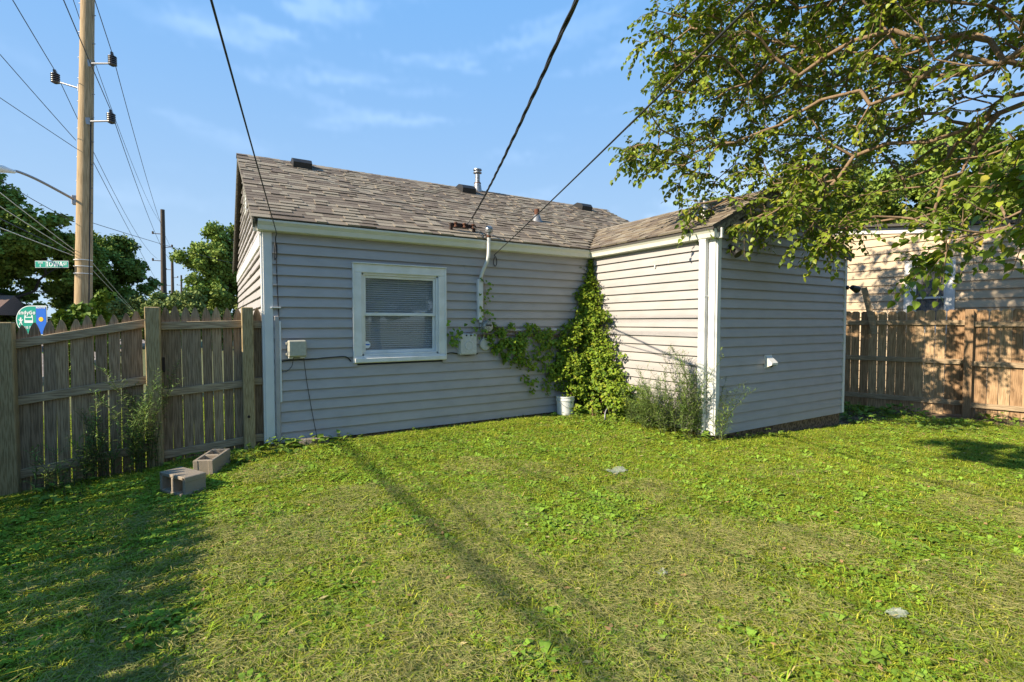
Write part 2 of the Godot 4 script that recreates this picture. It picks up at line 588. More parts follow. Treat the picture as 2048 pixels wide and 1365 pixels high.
func window(parent: Node3D, o: Vector3, dir: Vector3, out: Vector3, w: float, h: float, casing: float, blinds: bool) -> Node3D:
	# o: lower left corner of the casing on the wall plane
	var fr := Transform3D(Basis(dir, Vector3.UP, out), o)
	var mb := MB.new()
	var cz := 0.012
	var cd := 0.05
	for r in [[0, 0, w, casing * 0.8], [0, h - casing, w, casing], [0, casing * 0.8, casing, h - casing * 1.8], [w - casing, casing * 0.8, casing, h - casing * 1.8]]:
		mb.bbox(Vector3(r[0] + r[2] / 2, r[1] + r[3] / 2, cz), Vector3(r[2], r[3], cd), 0.006)
	# drip cap and outer bead
	mb.bbox(Vector3(w / 2, h + 0.006, cz + 0.012), Vector3(w + 0.012, 0.014, cd + 0.022), 0.003)
	mb.bbox(Vector3(0.008, h / 2, cz + 0.006), Vector3(0.022, h - 0.01, cd + 0.006), 0.003)
	mb.bbox(Vector3(w - 0.008, h / 2, cz + 0.006), Vector3(0.022, h - 0.01, cd + 0.006), 0.003)
	mb.bbox(Vector3(w / 2, casing * 0.32, cz + 0.012), Vector3(w - 0.03, casing * 0.5, cd + 0.03), 0.005)
	var win := part("window", mb.mesh(), M.vinyl, parent, fr)
	# jambs, set back
	var iw := w - 2 * casing
	var ih := h - casing * 1.8
	var ix0 := casing
	var iy0 := casing * 0.8
	mb = MB.new()
	for r in [[ix0, iy0, 0.028, ih], [ix0 + iw - 0.028, iy0, 0.028, ih], [ix0, iy0 + ih - 0.028, iw, 0.028], [ix0, iy0, iw, 0.03]]:
		mb.bbox(Vector3(r[0] + r[2] / 2, r[1] + r[3] / 2, -0.045), Vector3(r[2], r[3], 0.11), 0.003)
	part("frame", mb.mesh(), M.vinyl, win, fr)
	# two sashes, the lower one inside
	for s in 2:
		var y0 := iy0 + (0.03 if s == 0 else ih * 0.485)
		var y1 := iy0 + (ih * 0.52 if s == 0 else ih - 0.028)
		var z := -0.055 if s == 0 else -0.025
		var x0 := ix0 + 0.028
		var x1 := ix0 + iw - 0.028
		var st := 0.034
		mb = MB.new()
		for r in [[x0, y0, st, y1 - y0], [x1 - st, y0, st, y1 - y0], [x0 + st, y0, x1 - x0 - 2 * st, 0.04], [x0 + st, y1 - 0.036, x1 - x0 - 2 * st, 0.036]]:
			mb.bbox(Vector3(r[0] + r[2] / 2, r[1] + r[3] / 2, z), Vector3(r[2], r[3], 0.028), 0.004)
		part("sash", mb.mesh(), M.vinyl, win, fr)
		mb = MB.new()
		mb.box(Vector3((x0 + x1) / 2, (y0 + y1) / 2, z), Vector3(x1 - x0 - 2 * st + 0.004, y1 - y0 - 0.07, 0.004))
		part("pane", mb.mesh(), M.glass, win, fr)
		if s == 1:
			for fx in [0.17, 0.82]:
				mb = MB.new()
				mb.bbox(Vector3(lerpf(x0, x1, fx), y0 + 0.047, z + 0.008), Vector3(0.05, 0.014, 0.012), 0.003)
				part("latch", mb.mesh(), M.beige, win, fr)
	if blinds:
		mb = MB.new()
		var y := iy0 + 0.05
		while y < iy0 + ih - 0.06:
			mb.box(Vector3(ix0 + iw / 2, y, -0.115), Vector3(iw - 0.06, 0.0015, 0.030), Basis(Vector3.RIGHT, deg_to_rad(40.0 + rnd(-3, 3))))
			y += 0.029
		for fx in [0.12, 0.5, 0.88]:
			mb.box(Vector3(ix0 + iw * fx, iy0 + ih / 2, -0.103), Vector3(0.003, ih - 0.08, 0.002))
		part("blind", mb.mesh(), M.blind, win, fr)
	else:
		mb = MB.new()
		mb.box(Vector3(ix0 + iw / 2, iy0 + ih / 2, -0.14), Vector3(iw, ih, 0.01))
		part("curtain", mb.mesh(), M.curtain, win, fr)
	return win

func tab_mesh() -> ArrayMesh:   # unit shingle tab: x across, y out of the roof, z down the slope
	var mb := MB.new()
	var a := Vector3(0.004, 0.25, 0)
	var b := Vector3(0.996, 0.25, 0)
	var c := Vector3(0.996, 1, 1)
	var d := Vector3(0.004, 1, 1)
	var z := Vector3(0, 1.2, 0)
	mb.q(a, d, c, b)
	mb.q(d, d - z, c - z, c)
	mb.q(c, c - z, b - Vector3(0, .4, 0), b)
	mb.q(a, a - Vector3(0, .4, 0), d - z, d)
	return mb.mesh()

func shingles(roof: Node3D, eave0: Vector3, along: Vector3, upslope: Vector3, nrm: Vector3, rows: int, expo: float, span: Callable, single_rows: int) -> void:
	var tab := tab_mesh()
	var rest := MB.new()
	for k in rows:
		var base := eave0 + upslope * (expo * k)
		var sp: Array = span.call(base.y, k)
		var x: float = sp[0] - rnd(0.0, 0.12)
		while x < sp[1]:
			var w := rnd(0.10, 0.27)
			var xa := maxf(x, sp[0])
			var xb := minf(x + w, sp[1])
			x += w
			if xb - xa < 0.02:
				continue
			var th := 0.020 if rng.randf() < 0.42 else 0.009
			var ci := rng.randi() % 6
			if th < 0.01 and rng.randf() < 0.4:
				ci = 3
			var low := base + along * xa - upslope * rnd(0.0, 0.008)
			var hi := low + upslope * (expo + 0.03) + nrm * 0.002
			if k < single_rows:
				part("shingle", tab, M.shingle[ci], roof, Transform3D(Basis(along * (xb - xa), nrm * th, -upslope * (expo + 0.03)), hi))
			else:
				var cc: Color = M.shingle_cols[ci]
				rest.col = jit(cc, 0.1, 0.02)
				var s := Transform3D(Basis(along * (xb - xa), nrm * th, -upslope * (expo + 0.03)), hi)
				var a := s * Vector3(0.004, 0.25, 0)
				var b := s * Vector3(0.996, 0.25, 0)
				var c := s * Vector3(0.996, 1, 1)
				var d := s * Vector3(0.004, 1, 1)
				var z := nrm * th * 1.2
				rest.q(a, d, c, b)
				rest.q(d, d - z, c - z, c)
				rest.q(c, c - z, b, b)
				rest.q(a, a, d - z, d)
	if rest.v.size():
		var o := part("shingle_field", rest.mesh(), M.shingle_v, roof)
		o.set_meta("kind", "stuff")

func gutter_poly() -> PackedVector2Array:   # x: outwards from the wall, y: height
	return PackedVector2Array([Vector2(0.02, 2.725), Vector2(0.02, 2.598), Vector2(0.092, 2.594), Vector2(0.108, 2.603), Vector2(0.113, 2.622), Vector2(0.121, 2.655), Vector2(0.139, 2.680), Vector2(0.150, 2.694), Vector2(0.150, 2.716), Vector2(0.136, 2.716), Vector2(0.136, 2.712), Vector2(0.145, 2.711), Vector2(0.145, 2.697), Vector2(0.134, 2.683), Vector2(0.116, 2.657), Vector2(0.108, 2.624), Vector2(0.104, 2.607), Vector2(0.090, 2.599), Vector2(0.025, 2.603), Vector2(0.025, 2.725)])

func build_house() -> void:
	var h := thing("grey_house", "small grey clapboard house with a brown shingle roof and a gabled wing", "house", Vector3(4.5, 0, -9.0))
	var boards := []
	for k in 6:
		boards.append(board_mesh(COURSE, k))
	# rear wall
	var mb := MB.new()
	mb.box(Vector3((X0 + 8.44) / 2, 1.39, (ZA - 0.16 - 12.9) / 2), Vector3(8.44 - X0 - 0.04, 2.62, 12.9 + ZA - 0.16))
	var wa := part("rear_wall", mb.mesh(), M.core, h)
	wa.set_meta("label", "shaded rear wall of grey clapboards")
	var wx0 := 1.549
	var wx1 := 2.846
	var wy0 := 0.99
	var wy1 := 2.285
	var a0 := X0 + 0.10
	siding(wa, Vector3(a0, Y0, ZA), Vector3.RIGHT, Vector3.BACK, func(y: float, e: float) -> Array:
		if y + Y0 + e > wy0 + 0.07 and y + Y0 < wy1 - 0.07:
			return [[0.0, wx0 + 0.05 - a0], [wx1 - 0.05 - a0, X1 - a0]]
		return [[0.0, X1 - a0]], 20, COURSE, boards, M.siding)
	var win := window(wa, Vector3(wx0, wy0, ZA), Vector3.RIGHT, Vector3.BACK, wx1 - wx0, wy1 - wy0, 0.115, true)
	# alarm sticker on the lower pane
	mb = MB.new()
	var oct := PackedVector2Array()
	for k in 8:
		oct.append(Vector2(cos(TAU * (k + 0.5) / 8), sin(TAU * (k + 0.5) / 8)) * 0.048)
	mb.prism(oct, 0.001)
	var st := part("sticker", mb.mesh(), M.sign_white, win, Transform3D(Basis(), Vector3(1.745, 1.225, ZA - 0.0505)))
	mb = MB.new()
	mb.box(Vector3(), Vector3(0.07, 0.017, 0.001))
	part("sticker_band", mb.mesh(), M.sign_blue, win, Transform3D(Basis(), Vector3(1.745, 1.228, ZA - 0.0490)))
	# gable wall on the street side
	mb = MB.new()
	mb.prism(PackedVector2Array([Vector2(-ZA, 0.06), Vector2(12.94, 0.06), Vector2(12.94, 2.70), Vector2(-RIDGE_Z, RIDGE_Y - 0.05), Vector2(-ZA, 2.70)]), 0.06, Transform3D(Basis(Vector3.FORWARD, Vector3.UP, Vector3.RIGHT), Vector3(X0 + 0.06, 0, 0)))
	var wg := part("street_wall", mb.mesh(), M.core, h)
	var wavy := []
	for k in 4:
		wavy.append(board_mesh(COURSE, 40 + k))
	siding(wg, Vector3(X0, Y0, -12.94), Vector3.BACK, Vector3.LEFT, func(y: float, e: float) -> Array:
		var t := y + Y0 + e * 0.5
		if t < 2.68:
			return [[0.0, 12.94 + ZA - 0.10]]
		var in_: float = (t - 2.68) / PITCH
		return [[in_, 12.94 + ZA - in_]] if in_ < 3.0 else [], 33, COURSE, wavy, M.siding)
	mb = MB.new()
	mb.bbox(Vector3(X0 - 0.02, 2.50, (ZA - 12.94) / 2), Vector3(0.03, 0.15, 12.94 + ZA - 0.02), 0.004)
	part("frieze", mb.mesh(), M.trim, wg)
	mb = MB.new()
	mb.bbox(Vector3(X0 - 0.015, 3.62, -9.3), Vector3(0.03, 0.62, 0.36), 0.005)
	var gv := part("gable_vent", mb.mesh(), M.trim, wg)
	for k in 9:
		mb = MB.new()
		mb.box(Vector3(X0 - 0.038, 3.36 + k * 0.064, -9.3), Vector3(0.018, 0.006, 0.3), Basis(Vector3.BACK, 0.6))
		part("louver", mb.mesh(), M.trim, gv)
	# wing, lit side wall
	mb = MB.new()
	mb.box(Vector3((X1 + X2) / 2, 1.39, (ZF - 0.10 - 6.9) / 2), Vector3(X2 - X1 - 0.05, 2.64, 6.9 + ZF - 0.10))
	var wb := part("wing_side_wall", mb.mesh(), M.core, h)
	siding(wb, Vector3(X1, Y0, ZA + 0.012), Vector3.BACK, Vector3.LEFT, func(_y: float, _e: float) -> Array: return [[0.0, ZF - ZA - 0.10]], 20, COURSE, boards, M.siding, false)
	for c in [Vector3(X1 - 0.02, 2.327, -5.126), Vector3(X1 - 0.02, 2.373, -4.869)]:
		mb = MB.new()
		mb.bbox(c, Vector3(0.02, 0.05, 0.02), 0.004)
		part("cable_clip", mb.mesh(), M.vinyl, wb)
	# wing, gable wall
	mb = MB.new()
	mb.prism(PackedVector2Array([Vector2(X1, 0.06), Vector2(X2, 0.06), Vector2(X2, 2.57), Vector2(6.62, 3.29), Vector2(X1, 2.70)]), 0.05, Transform3D(Basis(), Vector3(0, 0, ZF - 0.055)))
	var wf := part("wing_gable_wall", mb.mesh(), M.core, h)
	wf.set_meta("label", "darker shaded gable wall of the wing")
	siding(wf, Vector3(X1 + 0.07, Y0, ZF), Vector3.RIGHT, Vector3.BACK, func(y: float, e: float) -> Array:
		var t := y + Y0 + e * 0.5
		var l := 0.0
		var r := X2 - X1 - 0.12
		if t > 2.54:
			l = maxf(0.0, (t - 2.69) / 0.5)
			r = minf(r, X2 - X1 - 0.07 - (t - 2.56) / 0.336)
		return [[l, r]] if r - l > 0.1 else [], 26, COURSE, boards, M.siding)
	# corner boards
	for c in [[Vector3(X0 - 0.006, 1.33, ZA - 0.045), Vector3(0.03, 2.54, 0.11)], [Vector3(X0 + 0.05, 1.33, ZA + 0.008), Vector3(0.10, 2.54, 0.03)]]:
		mb = MB.new()
		mb.bbox(c[0], c[1], 0.004)
		part("corner_board", mb.mesh(), M.trim, h)
	for c in [[Vector3(X1 - 0.008, 1.345, ZF - 0.05), Vector3(0.034, 2.57, 0.105)], [Vector3(X1 + 0.032, 1.345, ZF + 0.008), Vector3(0.075, 2.57, 0.034)], [Vector3(X2 - 0.025, 1.30, ZF + 0.01), Vector3(0.065, 2.48, 0.034)]]:
		mb = MB.new()
		mb.bbox(c[0], c[1], 0.004)
		part("corner_board", mb.mesh(), M.trim, h)
	# foundation
	for c in [[Vector3((X0 + X1) / 2 + 0.02, -0.15, ZA - 0.06), Vector3(X1 - X0 - 0.02, 0.42, 0.1)], [Vector3(X1 + 0.07, -0.15, (ZA + ZF) / 2 - 0.02), Vector3(0.1, 0.42, ZF - ZA - 0.06)], [Vector3((X1 + X2) / 2, -0.2, ZF - 0.07), Vector3(X2 - X1 - 0.09, 0.52, 0.1)], [Vector3(X0 + 0.07, -0.15, (ZA - 12.9) / 2), Vector3(0.1, 0.42, 12.9 + ZA - 0.12)]]:
		mb = MB.new()
		mb.box(c[0], c[1])
		part("foundation", mb.mesh(), M.foundation, h)
	# fascia and gutters
	mb = MB.new()
	mb.box(Vector3((ROOF_L + X1) / 2, 2.655, ZA + 0.005), Vector3(X1 - ROOF_L - 0.03, 0.125, 0.026))
	mb.box(Vector3(X1 - 0.005, 2.655, (ZA + ZF) / 2 + 0.06), Vector3(0.026, 0.125, ZF - ZA + 0.06))
	part("fascia", mb.mesh(), M.trim, h)
	mb = MB.new()
	mb.prism(gutter_poly(), X1 - 0.15 - 0.467 + 0.135, Transform3D(Basis(Vector3.BACK, Vector3.UP, Vector3.LEFT), Vector3((0.467 + X1 - 0.15 + 0.135) / 2, 0, ZA)))
	mb.box(Vector3(0.466, 2.652, ZA + 0.07), Vector3(0.004, 0.112, 0.09))
	var ga := part("gutter", mb.mesh(), M.gutter, h)
	ga.set_meta("label", "long white gutter along the rear eave")
	mb = MB.new()
	var gl := ZF + 0.045 - (ZA + 0.02)
	mb.prism(gutter_poly(), gl, Transform3D(Basis(Vector3.LEFT, Vector3.UP, Vector3.FORWARD), Vector3(X1, 0, (ZF + 0.045 + ZA + 0.02) / 2)))
	mb.box(Vector3(X1 - 0.07, 2.652, ZF + 0.047), Vector3(0.09, 0.112, 0.004))
	part("gutter", mb.mesh(), M.gutter, h)
	# downspout at the wing's corner
	mb = MB.new()
	mb.bbox(Vector3(X1 - 0.062, 1.33, -4.262), Vector3(0.062, 2.56, 0.105), 0.008)
	for y in [0.3, 1.86]:
		mb.bbox(Vector3(X1 - 0.062, y, -4.262), Vector3(0.07, 0.022, 0.113), 0.003)
	mb.bbox(Vector3(X1 - 0.062, 2.59, -4.262), Vector3(0.07, 0.05, 0.113), 0.006)
	part("downspout", mb.mesh(), M.trim, h)
	# thin conduit cover beside the left corner board
	mb = MB.new()
	mb.bbox(Vector3(X0 + 0.135, 0.82, ZA + 0.025), Vector3(0.05, 1.56, 0.03), 0.006)
	part("conduit_cover", mb.mesh(), M.siding[1], h)
	mb = MB.new()
	mb.bbox(Vector3(X0 + 0.17, 1.05, ZA + 0.028), Vector3(0.022, 0.98, 0.022), 0.004)
	mb.bbox(Vector3(X0 + 0.13, 1.70, ZA + 0.03), Vector3(0.11, 0.016, 0.035), 0.003)
	part("conduit", mb.mesh(), M.trim, h)
	# grey ledge strip right of the meters
	mb = MB.new()
	mb.bbox(Vector3(4.42, 1.405, ZA + 0.024), Vector3(1.5, 0.035, 0.036), 0.006)
	part("ledge_strip", mb.mesh(), M.greybox, h)
	build_roof(h)

func build_roof(h: Node3D) -> void:
	var un := Vector3(0, PITCH, -1).normalized()
	var nn := Vector3(0, 1, PITCH).normalized()
	var mb := MB.new()
	# deck of the main roof: front slope, back slope
	var th := 0.035
	for s in [1.0, -1.0]:
		var ez: float = ROOF_Z if s > 0 else 2 * RIDGE_Z - ROOF_Z
		var l := Vector3(ROOF_L, EAVE, ez)
		var r := Vector3(ROOF_R, EAVE, ez)
		var rl := Vector3(ROOF_L, RIDGE_Y, RIDGE_Z)
		var rr := Vector3(ROOF_R, RIDGE_Y, RIDGE_Z)
		var d := Vector3(0, th, 0)
		var ins := (l + rr) * 0.5 - d * 0.5
		mb.qo(l, r, rr, rl, ins)
		mb.qo(l - d, r - d, rr - d, rl - d, ins)
		mb.qo(l, l - d, rl - d, rl, ins)
		mb.qo(r, r - d, rr - d, rr, ins)
		mb.qo(l, r, r - d, l - d, ins)
	# wing roof
	var wr := Vector2(6.62, 3.345)
	var wz := -4.05
	var vz := ROOF_Z - (wr.y - EAVE) / PITCH
	var e0 := Vector3(5.372, EAVE, wz)
	var e1 := Vector3(5.372, EAVE, ROOF_Z)
	var k0 := Vector3(wr.x, wr.y, wz)
	var k1 := Vector3(wr.x, wr.y, vz)
	var f0 := Vector3(8.82, 2.605, wz)
	var f1 := Vector3(8.82, 2.605, ROOF_Z)
	var d2 := Vector3(0, th, 0)
	for s in [[e0, e1, k1, k0], [f0, f1, k1, k0]]:
		var ins: Vector3 = (s[0] + s[2]) * 0.5 - d2 * 0.5
		mb.qo(s[0], s[1], s[2], s[3], ins)
		mb.qo(s[0] - d2, s[1] - d2, s[2] - d2, s[3] - d2, ins)
		mb.qo(s[0], s[0] - d2, s[3] - d2, s[3], ins)
		mb.qo(s[0], s[1], s[1] - d2, s[0] - d2, ins)
	var roof := part("roof", mb.mesh(), M.deck, h)
	var wtan := (wr.y - EAVE) / (wr.x - 5.372)
	shingles(roof, Vector3(0, EAVE + 0.004, ROOF_Z + 0.02), Vector3.RIGHT, un, nn, 26, 0.142, func(y: float, _k: int) -> Array:
		if y < wr.y:
			return [ROOF_L - 0.012, 5.372 + (y - EAVE) / wtan + 0.01]
		return [ROOF_L - 0.012, ROOF_R + 0.012], 9)
	var wu := Vector3(wr.x - 5.372, wr.y - EAVE, 0).normalized()
	var wn := Vector3(-wu.y, wu.x, 0)
	var wl := Vector3(wr.x - 5.372, wr.y - EAVE, 0).length()
	shingles(roof, Vector3(5.36, EAVE + 0.004, 0), Vector3.BACK, wu, wn, int(wl / 0.142) + 1, 0.142, func(y: float, _k: int) -> Array:
		return [ROOF_Z - (y - EAVE) / PITCH - 0.01, wz + 0.012], 4)
	var wu2 := Vector3(wr.x - 8.82, wr.y - 2.605, 0).normalized()
	shingles(roof, Vector3(8.83, 2.61, 0), Vector3.FORWARD, wu2, Vector3(wu2.y, -wu2.x, 0).normalized(), int(Vector3(2.2, .74, 0).length() / 0.142), 0.142, func(_y: float, _k: int) -> Array:
		return [-wz - 0.012, 6.6], 0)
	# ridge caps
	mb = MB.new()
	var x := ROOF_L
	while x < ROOF_R:
		var c: Color = M.shingle_cols[rng.randi() % 6]
		mb.col = c
		var cx := Vector3(x + 0.1, RIDGE_Y + 0.012 + rnd(0, 0.004), RIDGE_Z)
		for s in [1.0, -1.0]:
			var dn := Vector3(0, -PITCH, s).normalized() * 0.13
			mb.qo(cx + Vector3(-0.11, 0, 0), cx + Vector3(0.11, 0.008, 0), cx + Vector3(0.11, 0.008, 0) + dn, cx + Vector3(-0.11, 0, 0) + dn, cx - Vector3(0, 1, 0))
		x += 0.15
	var zz := wz
	while zz > vz:
		mb.col = M.shingle_cols[rng.randi() % 6]
		var cx := Vector3(wr.x, wr.y + 0.014 + rnd(0, 0.004), zz - 0.1)
		for s in [-1.0, 1.0]:
			var dn: Vector3 = Vector3(s, -0.45, 0).normalized() * 0.13
			mb.qo(cx + Vector3(0, 0, 0.11), cx + Vector3(0, 0.008, -0.11), cx + Vector3(0, 0.008, -0.11) + dn, cx + Vector3(0, 0, 0.11) + dn, cx - Vector3(0, 1, 0))
		zz -= 0.15
	part("ridge_cap", mb.mesh(), M.shingle_v, roof)
	# rake boards
	for r in [[Vector3(ROOF_L + 0.015, EAVE - 0.06, ROOF_Z), Vector3(ROOF_L + 0.015, RIDGE_Y - 0.06, RIDGE_Z)], [Vector3(ROOF_L + 0.015, EAVE - 0.06, 2 * RIDGE_Z - ROOF_Z), Vector3(ROOF_L + 0.015, RIDGE_Y - 0.06, RIDGE_Z)],
			[Vector3(5.45, EAVE - 0.025, wz - 0.015), Vector3(6.62, 3.285, wz - 0.015)], [Vector3(8.82, 2.545, wz - 0.015), Vector3(6.62, 3.285, wz - 0.015)]]:
		var a: Vector3 = r[0]
		var b: Vector3 = r[1]
		var t := (b - a).normalized()
		var side := Vector3.RIGHT if absf(t.x) < 0.1 else Vector3.BACK
		var bs := Basis(t, side.cross(t) * -1.0, side)
		mb = MB.new()
		mb.box((a + b) / 2, Vector3((b - a).length(), 0.10, 0.024), bs)
		part("rake_board", mb.mesh(), M.rake, h)
	# slant-back box vents near the ridge
	for vx in [1.38, 4.56, 7.66]:
		var o := Vector3(vx, RIDGE_Y - 0.16 * PITCH - 0.07, RIDGE_Z + 0.30)
		var bs := Basis(Vector3.RIGHT, nn, Vector3.RIGHT.cross(nn))
		mb = MB.new()
		var pl := PackedVector2Array([Vector2(-0.20, 0.0), Vector2(0.20, 0.0), Vector2(0.18, 0.12), Vector2(0.10, 0.155), Vector2(-0.06, 0.13), Vector2(-0.20, 0.03)])
		var t2 := Transform3D(Basis(bs.z, bs.y, -bs.x), o)
		mb.prism(pl, 0.30, t2)
		mb.box(o + nn * 0.006, Vector3(0.42, 0.008, 0.50), bs)
		part("box_vent", mb.mesh(), M.vent, roof)
	# furnace flue
	var fo := Vector3(4.96, RIDGE_Y - 0.06, RIDGE_Z + 0.08)
	mb = MB.new()
	mb.lathe([Vector2(0.10, -0.06), Vector2(0.098, 0.0), Vector2(0.07, 0.19), Vector2(0.052, 0.20), Vector2(0.050, 0.43), Vector2(0.0, 0.43)], 16, fo)
	var fl := part("flue_pipe", mb.mesh(), M.galv, roof)
	mb = MB.new()
	mb.lathe([Vector2(0.056, 0.185), Vector2(0.076, 0.19), Vector2(0.074, 0.205), Vector2(0.05, 0.21)], 16, fo)
	part("storm_collar", mb.mesh(), M.rust, fl)
	mb = MB.new()
	mb.lathe([Vector2(0.05, 0.40), Vector2(0.092, 0.41), Vector2(0.092, 0.425), Vector2(0.062, 0.43), Vector2(0.062, 0.465), Vector2(0.094, 0.47), Vector2(0.088, 0.495), Vector2(0.0, 0.51)], 16, fo)
	part("flue_cap", mb.mesh(), M.galv, fl)
	# plumbing vent with lead boot
	var po := Vector3(5.24, 3.40, -7.80)
	mb = MB.new()
	mb.lathe([Vector2(0.13, -0.07), Vector2(0.105, 0.0), Vector2(0.055, 0.12), Vector2(0.05, 0.13)], 14, po)
	var pv := part("vent_boot", mb.mesh(), M.lead, roof)
	mb = MB.new()
	mb.lathe([Vector2(0.046, 0.1), Vector2(0.048, 0.235), Vector2(0.036, 0.238), Vector2(0.0, 0.20)], 14, po)
	part("vent_pipe", mb.mesh(), M.rust, pv)
	# bright boot on the wing
	var qo := Vector3(5.90, EAVE + 0.53 * wtan, -4.58)
	mb = MB.new()
	mb.lathe([Vector2(0.17, -0.09), Vector2(0.13, 0.0), Vector2(0.062, 0.13), Vector2(0.058, 0.17), Vector2(0.066, 0.175), Vector2(0.056, 0.24), Vector2(0.0, 0.24)], 14, qo, Basis(Vector3.BACK, 0.12))
	part("vent_boot", mb.mesh(), M.galv, roof)


# ---------------------------------------------------------------- things on and by the house
func curve(pts: Array, n: int) -> Array:
	var out := []
	for i in pts.size() - 1:
		var p0: Vector3 = pts[maxi(i - 1, 0)]
		var p1: Vector3 = pts[i]
		var p2: Vector3 = pts[i + 1]
		var p3: Vector3 = pts[mini(i + 2, pts.size() - 1)]
		for k in n:
			out.append(p1.cubic_interpolate(p2, p0, p3, float(k) / n))
	out.append(pts[-1])
	return out

func fill(n: int, r: float) -> Array:
	var a := []
	a.resize(n)
	a.fill(r)
	return a

func hang(a: Vector3, b: Vector3, sag: float, n := 24) -> Array:
	var o := []
	for i in n + 1:
		var t := float(i) / n
		o.append(a.lerp(b, t) + Vector3.DOWN * sag * 4.0 * t * (1.0 - t))
	return o

func line(called: String, pts: Array, r: float, m: Material, label: String, category: String, group := "", sides := 6) -> void:
	var mb := MB.new()
	mb.tube(pts, fill(pts.size(), r), sides)
	solo(called, mb.mesh(), m, label, category, Transform3D(), group)

func build_fittings() -> void:
	# service mast
	var t := thing("service_mast", "white painted conduit mast rising past the gutter to a weatherhead", "conduit", Vector3(3.38, 1.5, ZA + 0.06))
	var mb := MB.new()
	var pts := curve([Vector3(3.385, 1.52, ZA + 0.055), Vector3(3.385, 2.0, ZA + 0.055), Vector3(3.39, 2.2, ZA + 0.065), Vector3(3.44, 2.42, ZA + 0.16), Vector3(3.455, 2.55, ZA + 0.178), Vector3(3.455, 2.80, ZA + 0.178)], 5)
	mb.tube(pts, fill(pts.size(), 0.026), 12)
	part("pipe", mb.mesh(), M.trim, t)
	mb = MB.new()
	mb.bbox(Vector3(3.378, 1.86, ZA + 0.045), Vector3(0.088, 0.60, 0.07), 0.012)
	part("cover", mb.mesh(), M.trim, t)
	mb = MB.new()
	mb.lathe([Vector2(0.032, 0.0), Vector2(0.034, 0.05), Vector2(0.056, 0.062), Vector2(0.058, 0.10), Vector2(0.045, 0.135), Vector2(0.02, 0.15), Vector2(0.0, 0.152)], 16, Vector3(3.455, 2.77, ZA + 0.178), Basis(Vector3.RIGHT, 0.12))
	part("weatherhead", mb.mesh(), M.galv, t)
	mb = MB.new()
	mb.lathe([Vector2(0.03, 0.0), Vector2(0.034, 0.004), Vector2(0.034, 0.05), Vector2(0.03, 0.054)], 14, Vector3(3.455, 2.752, ZA + 0.178))
	part("collar", mb.mesh(), M.rust, t)
	# meters and boxes
	t = thing("electric_meter", "round glass electric meter under the white mast", "meter", Vector3(3.47, 1.5, ZA + 0.02))
	var face := Basis(Vector3.RIGHT, PI / 2)
	mb = MB.new()
	mb.lathe([Vector2(0.0, 0.012), Vector2(0.085, 0.012), Vector2(0.095, 0.02), Vector2(0.095, 0.05), Vector2(0.088, 0.056), Vector2(0.082, 0.12), Vector2(0.07, 0.14), Vector2(0.0, 0.145)], 22, Vector3(3.475, 1.46, ZA), face)
	part("dome", mb.mesh(), M.meter, t)
	mb = MB.new()
	mb.box(Vector3(3.475, 1.48, ZA + 0.147), Vector3(0.09, 0.022, 0.004))
	part("dial", mb.mesh(), M.black, t)
	mb = MB.new()
	mb.tube([Vector3(3.44, 1.38, ZA + 0.04), Vector3(3.44, 1.26, ZA + 0.04)], [0.018, 0.018], 8)
	part("nipple", mb.mesh(), M.galv, t)
	t = thing("round_junction_box", "round pale cover plate below the electric meter", "junction box", Vector3(3.47, 1.2, ZA + 0.02))
	mb = MB.new()
	mb.lathe([Vector2(0.0, 0.012), Vector2(0.09, 0.012), Vector2(0.092, 0.05), Vector2(0.084, 0.058), Vector2(0.0, 0.058)], 22, Vector3(3.47, 1.20, ZA), face)
	part("body", mb.mesh(), M.greybox, t)
	mb = MB.new()
	mb.bbox(Vector3(3.53, 1.135, ZA + 0.04), Vector3(0.03, 0.03, 0.03), 0.005)
	part("hasp", mb.mesh(), M.galv, t)
	t = thing("rounded_meter_box", "light grey rounded plastic meter box right of the window", "meter box", Vector3(3.16, 1.06, ZA + 0.02))
	mb = MB.new()
	var rr := PackedVector2Array()
	for k in 24:
		var a := TAU * (k + 0.5) / 24
		rr.append(Vector2(clampf(cos(a) * 0.20, -0.138, 0.138), clampf(sin(a) * 0.215, -0.152, 0.152)))
	mb.prism(rr, 0.085, Transform3D(Basis(), Vector3(3.158, 1.207, ZA + 0.058)))
	var rr2 := PackedVector2Array()
	for p in rr:
		rr2.append(p * 0.9)
	mb.prism(rr2, 0.02, Transform3D(Basis(), Vector3(3.158, 1.207, ZA + 0.109)))
	part("body", mb.mesh(), M.greybox, t)
	mb = MB.new()
	mb.lathe([Vector2(0.07, 0.0), Vector2(0.07, 0.004), Vector2(0.06, 0.007), Vector2(0.05, 0.004), Vector2(0.0, 0.004)], 24, Vector3(3.165, 1.19, ZA + 0.119), face)
	part("embossed_ring", mb.mesh(), M.greybox, t)
	for dx in [-0.035, 0.035]:
		mb = MB.new()
		mb.tube([Vector3(3.158 + dx, 1.335, ZA + 0.12), Vector3(3.158 + dx, 1.335, ZA + 0.123)], [0.014, 0.014], 8)
		part("screw_hole", mb.mesh(), M.black, t)
	t = thing("telephone_box", "square beige utility box near the left corner board", "utility box", Vector3(0.87, 1.09, ZA + 0.02))
	mb = MB.new()
	mb.bbox(Vector3(0.868, 1.205, ZA + 0.06), Vector3(0.205, 0.205, 0.09), 0.012)
	part("body", mb.mesh(), M.beige, t)
	mb = MB.new()
	mb.bbox(Vector3(0.872, 1.208, ZA + 0.108), Vector3(0.196, 0.19, 0.02), 0.009)
	part("lid", mb.mesh(), M.beige, t)
	for y in [1.14, 1.27]:
		mb = MB.new()
		mb.bbox(Vector3(0.757, y, ZA + 0.07), Vector3(0.022, 0.03, 0.03), 0.004)
		part("hinge", mb.mesh(), M.beige, t)
